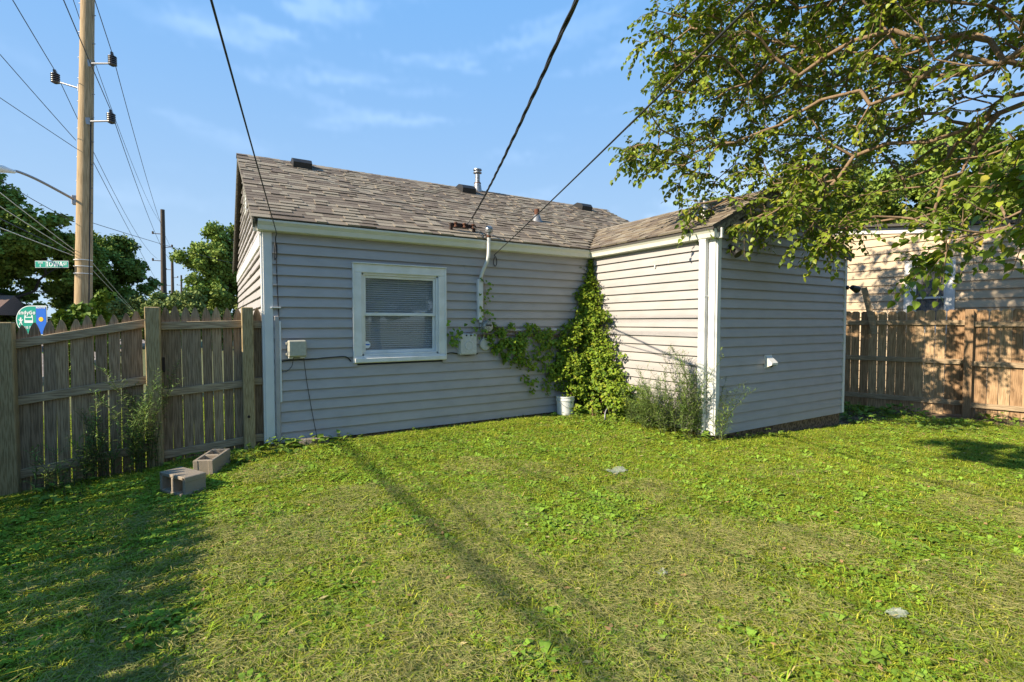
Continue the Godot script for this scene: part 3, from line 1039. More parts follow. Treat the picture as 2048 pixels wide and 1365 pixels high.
	for dx in [-0.07, 0.06]:
		mb = MB.new()
		mb.bbox(Vector3(0.868 + dx, 1.096, ZA + 0.06), Vector3(0.05, 0.018, 0.05), 0.004)
		part("cable_gland", mb.mesh(), M.vinyl, t)
	# small cables on the wall
	line("wall_cable", curve([Vector3(0.66, 0.98, ZA + 0.03), Vector3(0.675, 1.03, ZA + 0.025), Vector3(0.74, 1.06, ZA + 0.022), Vector3(1.0, 1.068, ZA + 0.022), Vector3(1.35, 1.085, ZA + 0.022), Vector3(1.46, 1.08, ZA + 0.022), Vector3(1.52, 1.02, ZA + 0.022)], 6), 0.008, M.cable, "black cable running along a clapboard from the beige box to the window", "cable")
	line("hanging_wire", curve([Vector3(0.945, 1.09, ZA + 0.06), Vector3(0.98, 0.8, ZA + 0.03), Vector3(1.03, 0.45, ZA + 0.03), Vector3(1.08, 0.12, ZA + 0.05), Vector3(1.09, -0.02, ZA + 0.08)], 5), 0.0035, M.cable, "thin black wire hanging from the beige box down to the weeds", "wire")
	line("wire_loop", curve([Vector3(0.83, 1.09, ZA + 0.06), Vector3(0.81, 0.99, ZA + 0.04), Vector3(0.75, 0.93, ZA + 0.03), Vector3(0.68, 0.94, ZA + 0.03), Vector3(0.65, 0.99, ZA + 0.035)], 6), 0.004, M.wire, "small grey wire loop hanging left of the beige box", "wire")
	line("wall_cable", curve([Vector3(2.85, 1.075, ZA + 0.02), Vector3(2.95, 1.085, ZA + 0.022), Vector3(3.15, 1.045, ZA + 0.03), Vector3(3.35, 1.06, ZA + 0.03)], 6), 0.008, M.cable, "short black cable between the window and the grey meter box", "cable")
	# insulator rack on the roof edge
	t = thing("insulator_rack", "rusty black insulator rack on the shingles above the gutter", "insulator rack", Vector3(3.18, 2.85, -6.69))
	mb = MB.new()
	mb.box(Vector3(3.17, 2.935, -6.665), Vector3(0.42, 0.045, 0.012))
	mb.box(Vector3(3.17, 2.96, -6.675), Vector3(0.42, 0.008, 0.03))
	part("bar", mb.mesh(), M.rust_dark, t)
	for x in [2.985, 3.355]:
		mb = MB.new()
		mb.box(Vector3(x, 2.90, -6.67), Vector3(0.035, 0.12, 0.045), Basis(Vector3.RIGHT, 0.2))
		part("foot", mb.mesh(), M.rust_dark, t)
	for x in [3.04, 3.18, 3.32]:
		mb = MB.new()
		mb.lathe([Vector2(0.0, -0.034), Vector2(0.026, -0.034), Vector2(0.028, -0.02), Vector2(0.016, -0.008), Vector2(0.016, 0.008), Vector2(0.028, 0.02), Vector2(0.026, 0.034), Vector2(0.0, 0.034)], 12, Vector3(x, 2.935, -6.63))
		part("spool", mb.mesh(), M.rust, t)
	# service drop: three twisted strands, coming in overhead
	var a := Vector3(3.30, 3.06, -6.62)
	var dirn := Vector3(1.26, 2.80, -1.52) - a
	var b := a + dirn * 2.2
	b.y = 3.25
	var base := hang(a, b, 0.28, 170)
	t = thing("service_drop_cable", "thick twisted black service cable sweeping from above down to the mast", "cable", a)
	for s in 3:
		var p := []
		for i in base.size():
			var ang := i * 0.62 + s * TAU / 3
			p.append(base[i] + Vector3(cos(ang), sin(ang), 0.3 * sin(ang)) * 0.0068)
		mb = MB.new()
		mb.tube(p, fill(p.size(), 0.0062 if s else 0.0045), 5, false)
		part("strand", mb.mesh(), M.cable, t)
	for w in [[a, Vector3(3.24, 2.98, -6.63), Vector3(3.19, 2.945, -6.62)], [a, Vector3(3.32, 3.0, -6.61), Vector3(3.33, 2.945, -6.62)], [a, Vector3(3.40, 3.03, -6.53), Vector3(3.445, 2.92, -6.41)], [Vector3(3.33, 2.93, -6.61), Vector3(3.34, 2.80, -6.45), Vector3(3.40, 2.735, -6.40), Vector3(3.445, 2.86, -6.40)], [Vector3(3.31, 2.93, -6.61), Vector3(3.36, 2.84, -6.45), Vector3(3.42, 2.79, -6.40), Vector3(3.45, 2.87, -6.40)]]:
		mb = MB.new()
		var cp := curve(w, 6)
		mb.tube(cp, fill(cp.size(), 0.006), 5)
		part("splice_wire", mb.mesh(), M.cable, t)
	# two single cables
	a = Vector3(3.62, 2.53, ZA + 0.05)
	b = a + (Vector3(1.88, 2.85, -1.265) - a) * 1.9
	line("overhead_cable", hang(a, b, 0.05, 60), 0.0062, M.cable, "single black cable rising from the wall beside the mast towards the tree", "cable")
	line("cable_coil", curve([Vector3(3.62, 2.53, ZA + 0.04), Vector3(3.655, 2.48, ZA + 0.05), Vector3(3.66, 2.40, ZA + 0.05), Vector3(3.63, 2.36, ZA + 0.05), Vector3(3.605, 2.42, ZA + 0.05), Vector3(3.625, 2.50, ZA + 0.05)], 5), 0.006, M.cable, "small black cable loop hanging under the gutter right of the mast", "cable")
	a = Vector3(0.655, 2.56, ZA + 0.19)
	b = a + (Vector3(0.026, 2.84, -2.38) - a) * 1.9
	line("overhead_cable", hang(a, b, 0.04, 60), 0.0052, M.cable, "single black cable rising from the left corner of the rear eave", "cable")
	line("cable_coil", curve([a, Vector3(0.655, 2.50, ZA + 0.06), Vector3(0.67, 2.42, ZA + 0.04), Vector3(0.665, 2.30, ZA + 0.04), Vector3(0.64, 2.28, ZA + 0.04), Vector3(0.645, 2.42, ZA + 0.045), Vector3(0.66, 2.46, ZA + 0.03), Vector3(0.665, 2.2, ZA + 0.022), Vector3(0.67, 1.9, ZA + 0.022), Vector3(0.68, 1.56, ZA + 0.025)], 6), 0.006, M.cable, "black cable coil and lead under the left end of the gutter", "cable")
	# dryer hood on the gable wall
	t = thing("dryer_vent_hood", "small white wedge-shaped vent hood on the wing's gable wall", "vent hood", Vector3(6.66, 0.9, ZF + 0.02))
	mb = MB.new()
	var hp := PackedVector2Array([Vector2(0.0, 0.17), Vector2(0.0, 0.0), Vector2(0.10, 0.045), Vector2(0.105, 0.075)])
	mb.prism(hp, 0.004, Transform3D(Basis(Vector3.BACK, Vector3.UP, Vector3.LEFT), Vector3(6.595, 0.885, ZF + 0.012)))
	mb.prism(hp, 0.004, Transform3D(Basis(Vector3.BACK, Vector3.UP, Vector3.LEFT), Vector3(6.735, 0.885, ZF + 0.012)))
	mb.q(Vector3(6.593, 1.055, ZF + 0.012), Vector3(6.593, 0.96, ZF + 0.117), Vector3(6.737, 0.96, ZF + 0.117), Vector3(6.737, 1.055, ZF + 0.012))
	mb.q(Vector3(6.593, 0.96, ZF + 0.117), Vector3(6.593, 0.93, ZF + 0.112), Vector3(6.737, 0.93, ZF + 0.112), Vector3(6.737, 0.96, ZF + 0.117))
	part("hood", mb.mesh(), M.vinyl, t)
	mb = MB.new()
	mb.bbox(Vector3(6.665, 0.975, ZF + 0.012), Vector3(0.17, 0.19, 0.012), 0.003)
	part("flange", mb.mesh(), M.vinyl, t)
	mb = MB.new()
	mb.tube([Vector3(6.665, 0.955, ZF + 0.0), Vector3(6.665, 0.935, ZF + 0.07)], [0.048, 0.048], 12)
	part("duct", mb.mesh(), M.black, t)
	# security light on the far corner and one under the eave
	t = thing("security_light", "small black lamp head on the wing's far corner board", "lamp", Vector3(X2 + 0.03, 2.08, ZF + 0.03))
	mb = MB.new()
	mb.lathe([Vector2(0.0, 0.0), Vector2(0.035, 0.0), Vector2(0.035, 0.02), Vector2(0.0, 0.03)], 12, Vector3(X2 - 0.005, 2.08, ZF + 0.028), Basis(Vector3.RIGHT, PI / 2))
	part("base", mb.mesh(), M.black, t)
	mb = MB.new()
	mb.tube([Vector3(X2 - 0.005, 2.08, ZF + 0.05), Vector3(X2 + 0.04, 2.08, ZF + 0.08)], [0.012, 0.012], 8)
	part("arm", mb.mesh(), M.black, t)
	mb = MB.new()
	mb.lathe([Vector2(0.0, -0.06), Vector2(0.04, -0.055), Vector2(0.05, 0.0), Vector2(0.06, 0.06), Vector2(0.05, 0.064), Vector2(0.0, 0.05)], 14, Vector3(X2 + 0.085, 2.065, ZF + 0.10), Basis(Vector3(0.3, 0, -1).normalized(), 1.9))
	part("head", mb.mesh(), M.black, t)
	t = thing("floodlight", "black floodlight under the leaves beside the gutter's end", "lamp", Vector3(5.78, 2.45, ZF + 0.03))
	mb = MB.new()
	mb.lathe([Vector2(0.0, 0.0), Vector2(0.05, 0.0), Vector2(0.05, 0.02), Vector2(0.0, 0.03)], 12, Vector3(5.78, 2.48, ZF + 0.012), Basis(Vector3.RIGHT, PI / 2))
	part("base", mb.mesh(), M.black, t)
	mb = MB.new()
	mb.lathe([Vector2(0.0, -0.07), Vector2(0.035, -0.065), Vector2(0.05, 0.0), Vector2(0.065, 0.06), Vector2(0.0, 0.06)], 14, Vector3(5.78, 2.44, ZF + 0.10), Basis(Vector3.RIGHT, 2.4))
	part("head", mb.mesh(), M.black, t)
	# bucket in the corner
	t = thing("plastic_bucket", "white plastic bucket half hidden behind the climbing vine", "bucket", Vector3(4.86, gh(4.86, -6.40), -6.40))
	var bo := Vector3(4.86, gh(4.86, -6.40) + 0.005, -6.40)
	mb = MB.new()
	mb.lathe([Vector2(0.0, 0.0), Vector2(0.128, 0.0), Vector2(0.132, 0.01), Vector2(0.142, 0.26), Vector2(0.152, 0.265), Vector2(0.152, 0.29), Vector2(0.144, 0.292), Vector2(0.144, 0.31), Vector2(0.152, 0.312), Vector2(0.153, 0.335), Vector2(0.145, 0.336), Vector2(0.135, 0.05), Vector2(0.0, 0.045)], 28, bo)
	part("body", mb.mesh(), M.bucket, t)
	mb = MB.new()
	var hd := []
	for k in 13:
		var an := PI * k / 12
		hd.append(bo + Vector3(cos(an) * 0.16, 0.285 - sin(an) * 0.13, 0.02 + sin(an) * 0.145))
	mb.tube(hd, fill(hd.size(), 0.003), 5)
	part("handle", mb.mesh(), M.galv, t)
	line("garden_hose", curve([Vector3(5.1, 0.02, -5.72), Vector3(5.16, 0.17, -5.76), Vector3(5.3, 0.24, -5.72), Vector3(5.42, 0.18, -5.6), Vector3(5.46, 0.05, -5.5), Vector3(5.44, -0.02, -5.42)], 6), 0.012, M.lead, "grey hose loop poking out of the weeds by the bucket", "hose")
	# flat stone by the wall
	mb = MB.new()
	var sp := PackedVector2Array()
	for k in 11:
		var an := TAU * k / 11
		sp.append(Vector2(cos(an) * 0.19, sin(an) * 0.07) * rnd(0.85, 1.1))
	mb.prism(sp, 0.1, Transform3D(Basis(Vector3.RIGHT, -PI / 2), Vector3(1.03, 0.05, ZA + 0.13)))
	solo("flat_stone", mb.mesh(), M.stone, "rough flat stone among the weeds at the house's left corner", "stone")


# ---------------------------------------------------------------- fences
func picket_mesh(h: float, w: float, shape: int, variant: int) -> ArrayMesh:
	var r := RandomNumberGenerator.new()
	r.seed = 77 + variant * 13 + shape
	var p := PackedVector2Array()
	var j := func() -> float: return r.randf_range(-0.006, 0.006)
	p.append(Vector2(-w / 2, r.randf_range(-0.02, 0.01)))
	p.append(Vector2(w / 2, r.randf_range(-0.02, 0.01)))
	p.append(Vector2(w / 2 + j.call() * 0.4, h * 0.5))
	if shape == 0:   # gothic point
		p.append(Vector2(w / 2, h - 0.13 + j.call()))
		p.append(Vector2(w / 2 - 0.004, h - 0.11))
		p.append(Vector2(w * 0.36, h - 0.065 + j.call()))
		p.append(Vector2(w * 0.2, h - 0.025 + j.call()))
		p.append(Vector2(0.006, h + j.call()))
		p.append(Vector2(-0.008, h - 0.002 + j.call()))
		p.append(Vector2(-w * 0.22, h - 0.028 + j.call()))
		p.append(Vector2(-w * 0.38, h - 0.07 + j.call()))
		p.append(Vector2(-w / 2, h - 0.12 + j.call()))
	else:            # dog ear
		p.append(Vector2(w / 2, h - 0.032 + j.call()))
		p.append(Vector2(w / 2 - 0.03, h + j.call() * 0.5))
		p.append(Vector2(-w / 2 + 0.03, h + j.call() * 0.5))
		p.append(Vector2(-w / 2, h - 0.032 + j.call()))
	p.append(Vector2(-w / 2 + j.call() * 0.4, h * 0.5))
	var mb := MB.new()
	mb.prism(p, 0.017)
	return mb.mesh()

func build_left_fence() -> void:
	var pk := []
	for k in 5:
		pk.append(picket_mesh(1.78, 0.0935, 0, k))
	var zp := ZA - 0.10   # plane of the pickets; rails and posts stand on the yard side
	var fence := thing("picket_fence", "weathered grey picket fence with sagging rails left of the gate", "fence", Vector3(-1.7, gh(-1.7, zp), zp))
	var x := -2.48
	while x < -0.60:
		var f := clampf((x + 1.70) / 1.1, -1.0, 1.0)
		var top := lerpf(1.50, 1.66, f) + rnd(-0.012, 0.012)
		part("picket", pk[rng.randi() % 5], M.picket[rng.randi() % 4], fence, Transform3D(Basis(Vector3.BACK, -0.012 + rnd(-0.012, 0.012)) * Basis(Vector3.UP, rnd(-0.03, 0.03)), Vector3(x, top - 1.78, zp + rnd(-0.004, 0.004))))
		x += 0.1035 + rnd(-0.004, 0.004)
	for r in [[1.31, 1.52], [0.755, 0.905], [0.03, 0.17]]:
		for s in [[-1.66, -0.60], [-2.50, -1.74]]:
			var ya: float = r[0] + (0.0 if s[0] > -1.7 else -0.18)
			var yb: float = r[1] if s[0] > -1.7 else r[0]
			var a := Vector3(s[0], ya, zp + 0.029)
			var b := Vector3(s[1], yb, zp + 0.029)
			var mb := MB.new()
			var t := (b - a).normalized()
			mb.bbox((a + b) / 2, Vector3((b - a).length(), 0.088, 0.038), 0.005, Basis(t, Vector3.BACK.cross(t), Vector3.BACK))
			part("rail", mb.mesh(), M.rail_x, fence)
	for p in [[-1.715, -0.45, 1.527, 0.135], [-2.52, -0.5, 1.62, 0.10]]:
		var mb := MB.new()
		mb.bbox(Vector3(p[0], (p[1] + p[2]) / 2, zp + 0.08), Vector3(p[3], p[2] - p[1], 0.12), 0.008)
		part("post", mb.mesh(), M.post, fence)
	# gate
	var gate := thing("picket_gate", "weathered picket gate closing the gap beside the house corner", "gate", Vector3(-0.05, gh(-0.05, zp), zp))
	x = -0.455
	var i := 0
	while i < 9:
		part("picket", pk[rng.randi() % 5], M.picket[rng.randi() % 4], gate, Transform3D(Basis(Vector3.BACK, rnd(-0.008, 0.008)), Vector3(x, 1.665 + rnd(-0.01, 0.012) - 1.78 + 0.03, zp + rnd(-0.003, 0.003))))
		x += 0.0995
		i += 1
	for r in [[1.485, 1.505], [0.745, 0.80], [0.06, 0.125]]:
		var a := Vector3(-0.49, r[0], zp + 0.029)
		var b := Vector3(0.29, r[1], zp + 0.029)
		var t := (b - a).normalized()
		var mb := MB.new()
		mb.bbox((a + b) / 2, Vector3((b - a).length(), 0.086, 0.038), 0.005, Basis(t, Vector3.BACK.cross(t), Vector3.BACK))
		part("rail", mb.mesh(), M.rail_x, gate)
	var mb2 := MB.new()
	mb2.bbox(Vector3(-0.475, 1.06, zp + 0.03), Vector3(0.03, 0.16, 0.02), 0.004)
	part("latch", mb2.mesh(), M.rust_dark, gate)
	for p in [[-0.555, 1.69, 0.135, "tall square gate post between the picket fence and the gate"], [0.345, 1.70, 0.12, "square gate post with a dark knot beside the house corner"]]:
		var t := thing("gate_post", p[3], "post", Vector3(p[0], gh(p[0], zp), zp + 0.07), "posts of the picket gate")
		var mb := MB.new()
		mb.bbox(Vector3(p[0], (p[1] - 0.45) / 2, zp + 0.085), Vector3(p[2], p[1] + 0.45, 0.12), 0.008)
		part("post_body", mb.mesh(), M.post, t)
		if p[0] > 0.0:
			mb = MB.new()
			mb.lathe([Vector2(0.0, 0.0015), Vector2(0.012, 0.001), Vector2(0.022, -0.002)], 12, Vector3(0.34, 0.42, zp + 0.1455), Basis(Vector3.RIGHT, PI / 2))
			part("knot", mb.mesh(), M.rust_dark, t)
	var stub := thing("fence_stub", "last narrow picket between the gate post and the corner board", "fence", Vector3(0.46, gh(0.46, zp), zp))
	part("picket", pk[1], M.picket[1], stub, Transform3D(Basis(), Vector3(0.455, 1.70 - 1.78, zp)))
	for y in [1.50, 0.82, 0.14]:
		var mb := MB.new()
		mb.bbox(Vector3(0.455, y, zp + 0.029), Vector3(0.10, 0.086, 0.036), 0.004)
		part("rail", mb.mesh(), M.rail_x, stub)
	# side fence along the yard's left edge: outside the picture, it shades the lawn
	var side := thing("picket_fence", "picket fence along the yard's left edge that shades the lawn", "fence", Vector3(-2.5, gh(-2.5, -2.0), -2.0))
	var z := -6.5
	while z < 3.4:
		part("picket", pk[rng.randi() % 5], M.picket[rng.randi() % 4], side, Transform3D(Basis(Vector3.UP, PI / 2) * Basis(Vector3.BACK, rnd(-0.015, 0.015)), Vector3(-2.56, gh(-2.56, z) + 0.04 + rnd(-0.02, 0.02), z)))
		z += 0.1035 + rnd(-0.004, 0.005)
	for y in [0.2, 0.8, 1.45]:
		var mb := MB.new()
		mb.bbox(Vector3(-2.53, y - 0.17, -1.55), Vector3(0.038, 0.088, 9.9), 0.005)
		part("rail", mb.mesh(), M.rrail, side)
	for zz in [-4.1, -1.7, 0.7, 3.1]:
		var mb := MB.new()
		mb.bbox(Vector3(-2.46, 0.58, zz), Vector3(0.10, 2.0, 0.10), 0.006)
		part("post", mb.mesh(), M.post, side)

func build_right_fence() -> void:
	var o := Vector3(11.5, 0, -3.37)
	var d := Vector3(sin(0.32), 0, cos(0.32))      # along the fence towards the viewer
	var out := Vector3(-d.z, 0, d.x)               # towards the yard
	var pk := []
	for k in 4:
		pk.append(picket_mesh(1.90, 0.1365, 1, k))
	var bs := Basis(d, Vector3.UP, out)
	var f := thing("board_fence", "brown dog-eared board fence with three rails beyond the wing", "fence", o + Vector3(0, gh(o.x, o.z), 0))
	var s := -2.95
	while s < 3.2:
		var p := o + d * s
		var top := 1.76 + 0.03 * sin(s * 1.3) + rnd(-0.008, 0.008)
		if s > 0.05:
			top -= 0.03
		part("board", pk[rng.randi() % 4], M.rpicket[rng.randi() % 4], f, Transform3D(bs * Basis(Vector3.BACK, rnd(-0.006, 0.006)) * Basis(Vector3.UP, rnd(-0.02, 0.02)), Vector3(p.x, top - 1.90, p.z) - out * (0.031 + rnd(0.0, 0.007))))
		s += 0.1395 + (rnd(0.0, 0.002) if rng.randf() < 0.75 else 0.006)
	for r in [1.515, 0.815, 0.075]:
		for sp in [[-3.0, -0.05], [0.05, 2.45]]:
			var y: float = r + (0.0 if sp[0] < 0 else -0.025)
			var mb := MB.new()
			mb.bbox(o + d * ((sp[0] + sp[1]) / 2) + out * 0.0 + Vector3(0, y, 0), Vector3(sp[1] - sp[0], 0.089, 0.038), 0.005, bs)
			part("rail", mb.mesh(), M.rrail, f)
	for ps in [-2.44, 0.0, 2.44]:
		var mb := MB.new()
		mb.bbox(o + d * ps + out * 0.04 + Vector3(0, 0.6, 0), Vector3(0.115, 2.3, 0.115), 0.006, bs)
		part("post", mb.mesh(), M.rpost, f)
	# loose board hung over the fence
	var a := Vector3(11.015, 2.20, -4.83) + out * 0.06
	var b := Vector3(11.075, 1.29, -4.645) + out * 0.07
	var t := (b - a).normalized()
	var mb2 := MB.new()
	mb2.bbox((a + b) / 2, Vector3((b - a).length(), 0.10, 0.028), 0.004, Basis(t, out.cross(t), out))
	solo("loose_board", mb2.mesh(), M.rrail, "loose grey-brown plank slanting across the top of the board fence", "board")


# ---------------------------------------------------------------- blocks and litter
func block_mesh() -> ArrayMesh:   # hollow concrete block 0.39 x 0.19 x 0.19, cells along y, origin at its centre
	var mb := MB.new()
	var y := 0.095
	var t := 0.032
	for b in [[Vector3(0, 0, 0.095 - t / 2), Vector3(0.37, 0.19, t)], [Vector3(0, 0, -0.095 + t / 2), Vector3(0.37, 0.19, t)],
			[Vector3(0.178, 0, 0), Vector3(0.034, 0.19, 0.188)], [Vector3(-0.178, 0, 0), Vector3(0.034, 0.19, 0.188)], [Vector3(0, 0, 0), Vector3(0.034, 0.188, 0.13)]]:
		mb.bbox(b[0], b[1], 0.005)
	for x in [-1, 1]:   # flanged ends
		for z in [-1, 1]:
			mb.bbox(Vector3(x * 0.192, 0, z * 0.07), Vector3(0.014, 0.188, 0.046), 0.004)
	return mb.mesh()

func build_blocks() -> void:
	var bm := block_mesh()
	var g := gh(-0.27, -5.43)
	# first: lying on its long side, cells open to the left front
	var ax := Vector3(-0.18, 0, -0.293).normalized()
	var cell := Vector3(ax.z, 0, -ax.x)
	solo("concrete_block", bm, M.block, "hollow concrete block lying with its two cells open sideways", "concrete block", Transform3D(Basis(ax, cell, ax.cross(cell)), Vector3(-0.265, g + 0.10, -5.43)), "concrete blocks by the gate")
	var ax2 := Vector3(0.19, 0, -0.42).normalized()
	solo("concrete_block", bm, M.block, "hollow concrete block lying with its cells open upwards", "concrete block", Transform3D(Basis(ax2, Vector3.UP, ax2.cross(Vector3.UP)) * Basis(Vector3.BACK, 0.05), Vector3(-0.03, gh(-0.03, -5.95) + 0.09, -5.95)), "concrete blocks by the gate")
	for l in [[Vector3(3.44, 0, -3.67), 0.115, "crumpled clear plastic wrapper lying on the lawn before the wing"], [Vector3(2.26, 0, -2.02), 0.035, "narrow strip of clear plastic film in the clippings"], [Vector3(2.99, 0, -1.12), 0.055, "torn pale leaf-like scrap of plastic in the near lawn"]]:
		var mb := MB.new()
		var c: Vector3 = l[0]
		c.y = gh(c.x, c.z) + 0.03
		var nn := 5
		var pts := []
		for i in nn + 1:
			for j in nn + 1:
				var u := (float(i) / nn - 0.5) * 2.0
				var w := (float(j) / nn - 0.5) * 2.0
				pts.append(c + Vector3(u * l[1] + rnd(-0.012, 0.012), rnd(0.0, 0.03), w * l[1] * 0.6 + rnd(-0.012, 0.012)))
		for i in nn:
			for j in nn:
				var k := i * (nn + 1) + j
				mb.tri(pts[k], pts[k + nn + 2], pts[k + nn + 1])
				mb.tri(pts[k], pts[k + 1], pts[k + nn + 2])
		solo("plastic_scrap", mb.mesh(), M.plastic, l[2], "litter")


# ---------------------------------------------------------------- plants
func grow(root: Vector3, targets: Array, tip: float, expo := 0.42, up_bias := 0.0) -> Dictionary:   # joins scattered points into one branching skeleton
	var pts: Array = [root]
	var par := [-1]
	var plen := [0.0]
	targets.sort_custom(func(a: Vector3, b: Vector3) -> bool: return a.distance_squared_to(root) < b.distance_squared_to(root))
	for t in targets:
		var best := 0
		var bc := 1e9
		for i in pts.size():
			var c: float = t.distance_to(pts[i]) + plen[i] * 0.35
			if c < bc:
				bc = c; best = i
		var a: Vector3 = pts[best]
		var dist: float = a.distance_to(t)
		if dist < 0.02:
			continue
		# one bent intermediate joint
		if dist > 0.45:
			var mid: Vector3 = a.lerp(t, 0.5) + rdir() * dist * 0.10 + Vector3.UP * dist * up_bias
			pts.append(mid); par.append(best); plen.append(plen[best] + dist * 0.5)
			best = pts.size() - 1
		pts.append(t); par.append(best); plen.append(plen[best] + pts[best].distance_to(t))
	var burden := []
	burden.resize(pts.size())
	burden.fill(0.0)
	var kids := []
	kids.resize(pts.size())
	for i in pts.size():
		kids[i] = []
	for i in range(pts.size() - 1, -1, -1):
		if kids[i].is_empty():
			burden[i] = maxf(burden[i], 1.0)
		if par[i] >= 0:
			burden[par[i]] += burden[i]
			kids[par[i]].append(i)
	var rad := []
	for i in pts.size():
		rad.append(tip * pow(burden[i], expo))
	return {"p": pts, "par": par, "r": rad, "kids": kids}

func skeleton_mesh(g: Dictionary, min_r: float, sides := 6) -> ArrayMesh:
	var mb := MB.new()
	var p: Array = g.p
	for i in range(1, p.size()):
		var r: float = g.r[i]
		if r < min_r:
			continue
		var a: Vector3 = p[g.par[i]]
		var b: Vector3 = p[i]
		var r0: float = minf(g.r[g.par[i]], r * 1.5)
		var m := a.lerp(b, 0.5)
		mb.tube([a, m, b], [r0, (r0 + r) * 0.5, r], sides if r > 0.02 else 4, false)
	return mb.mesh()

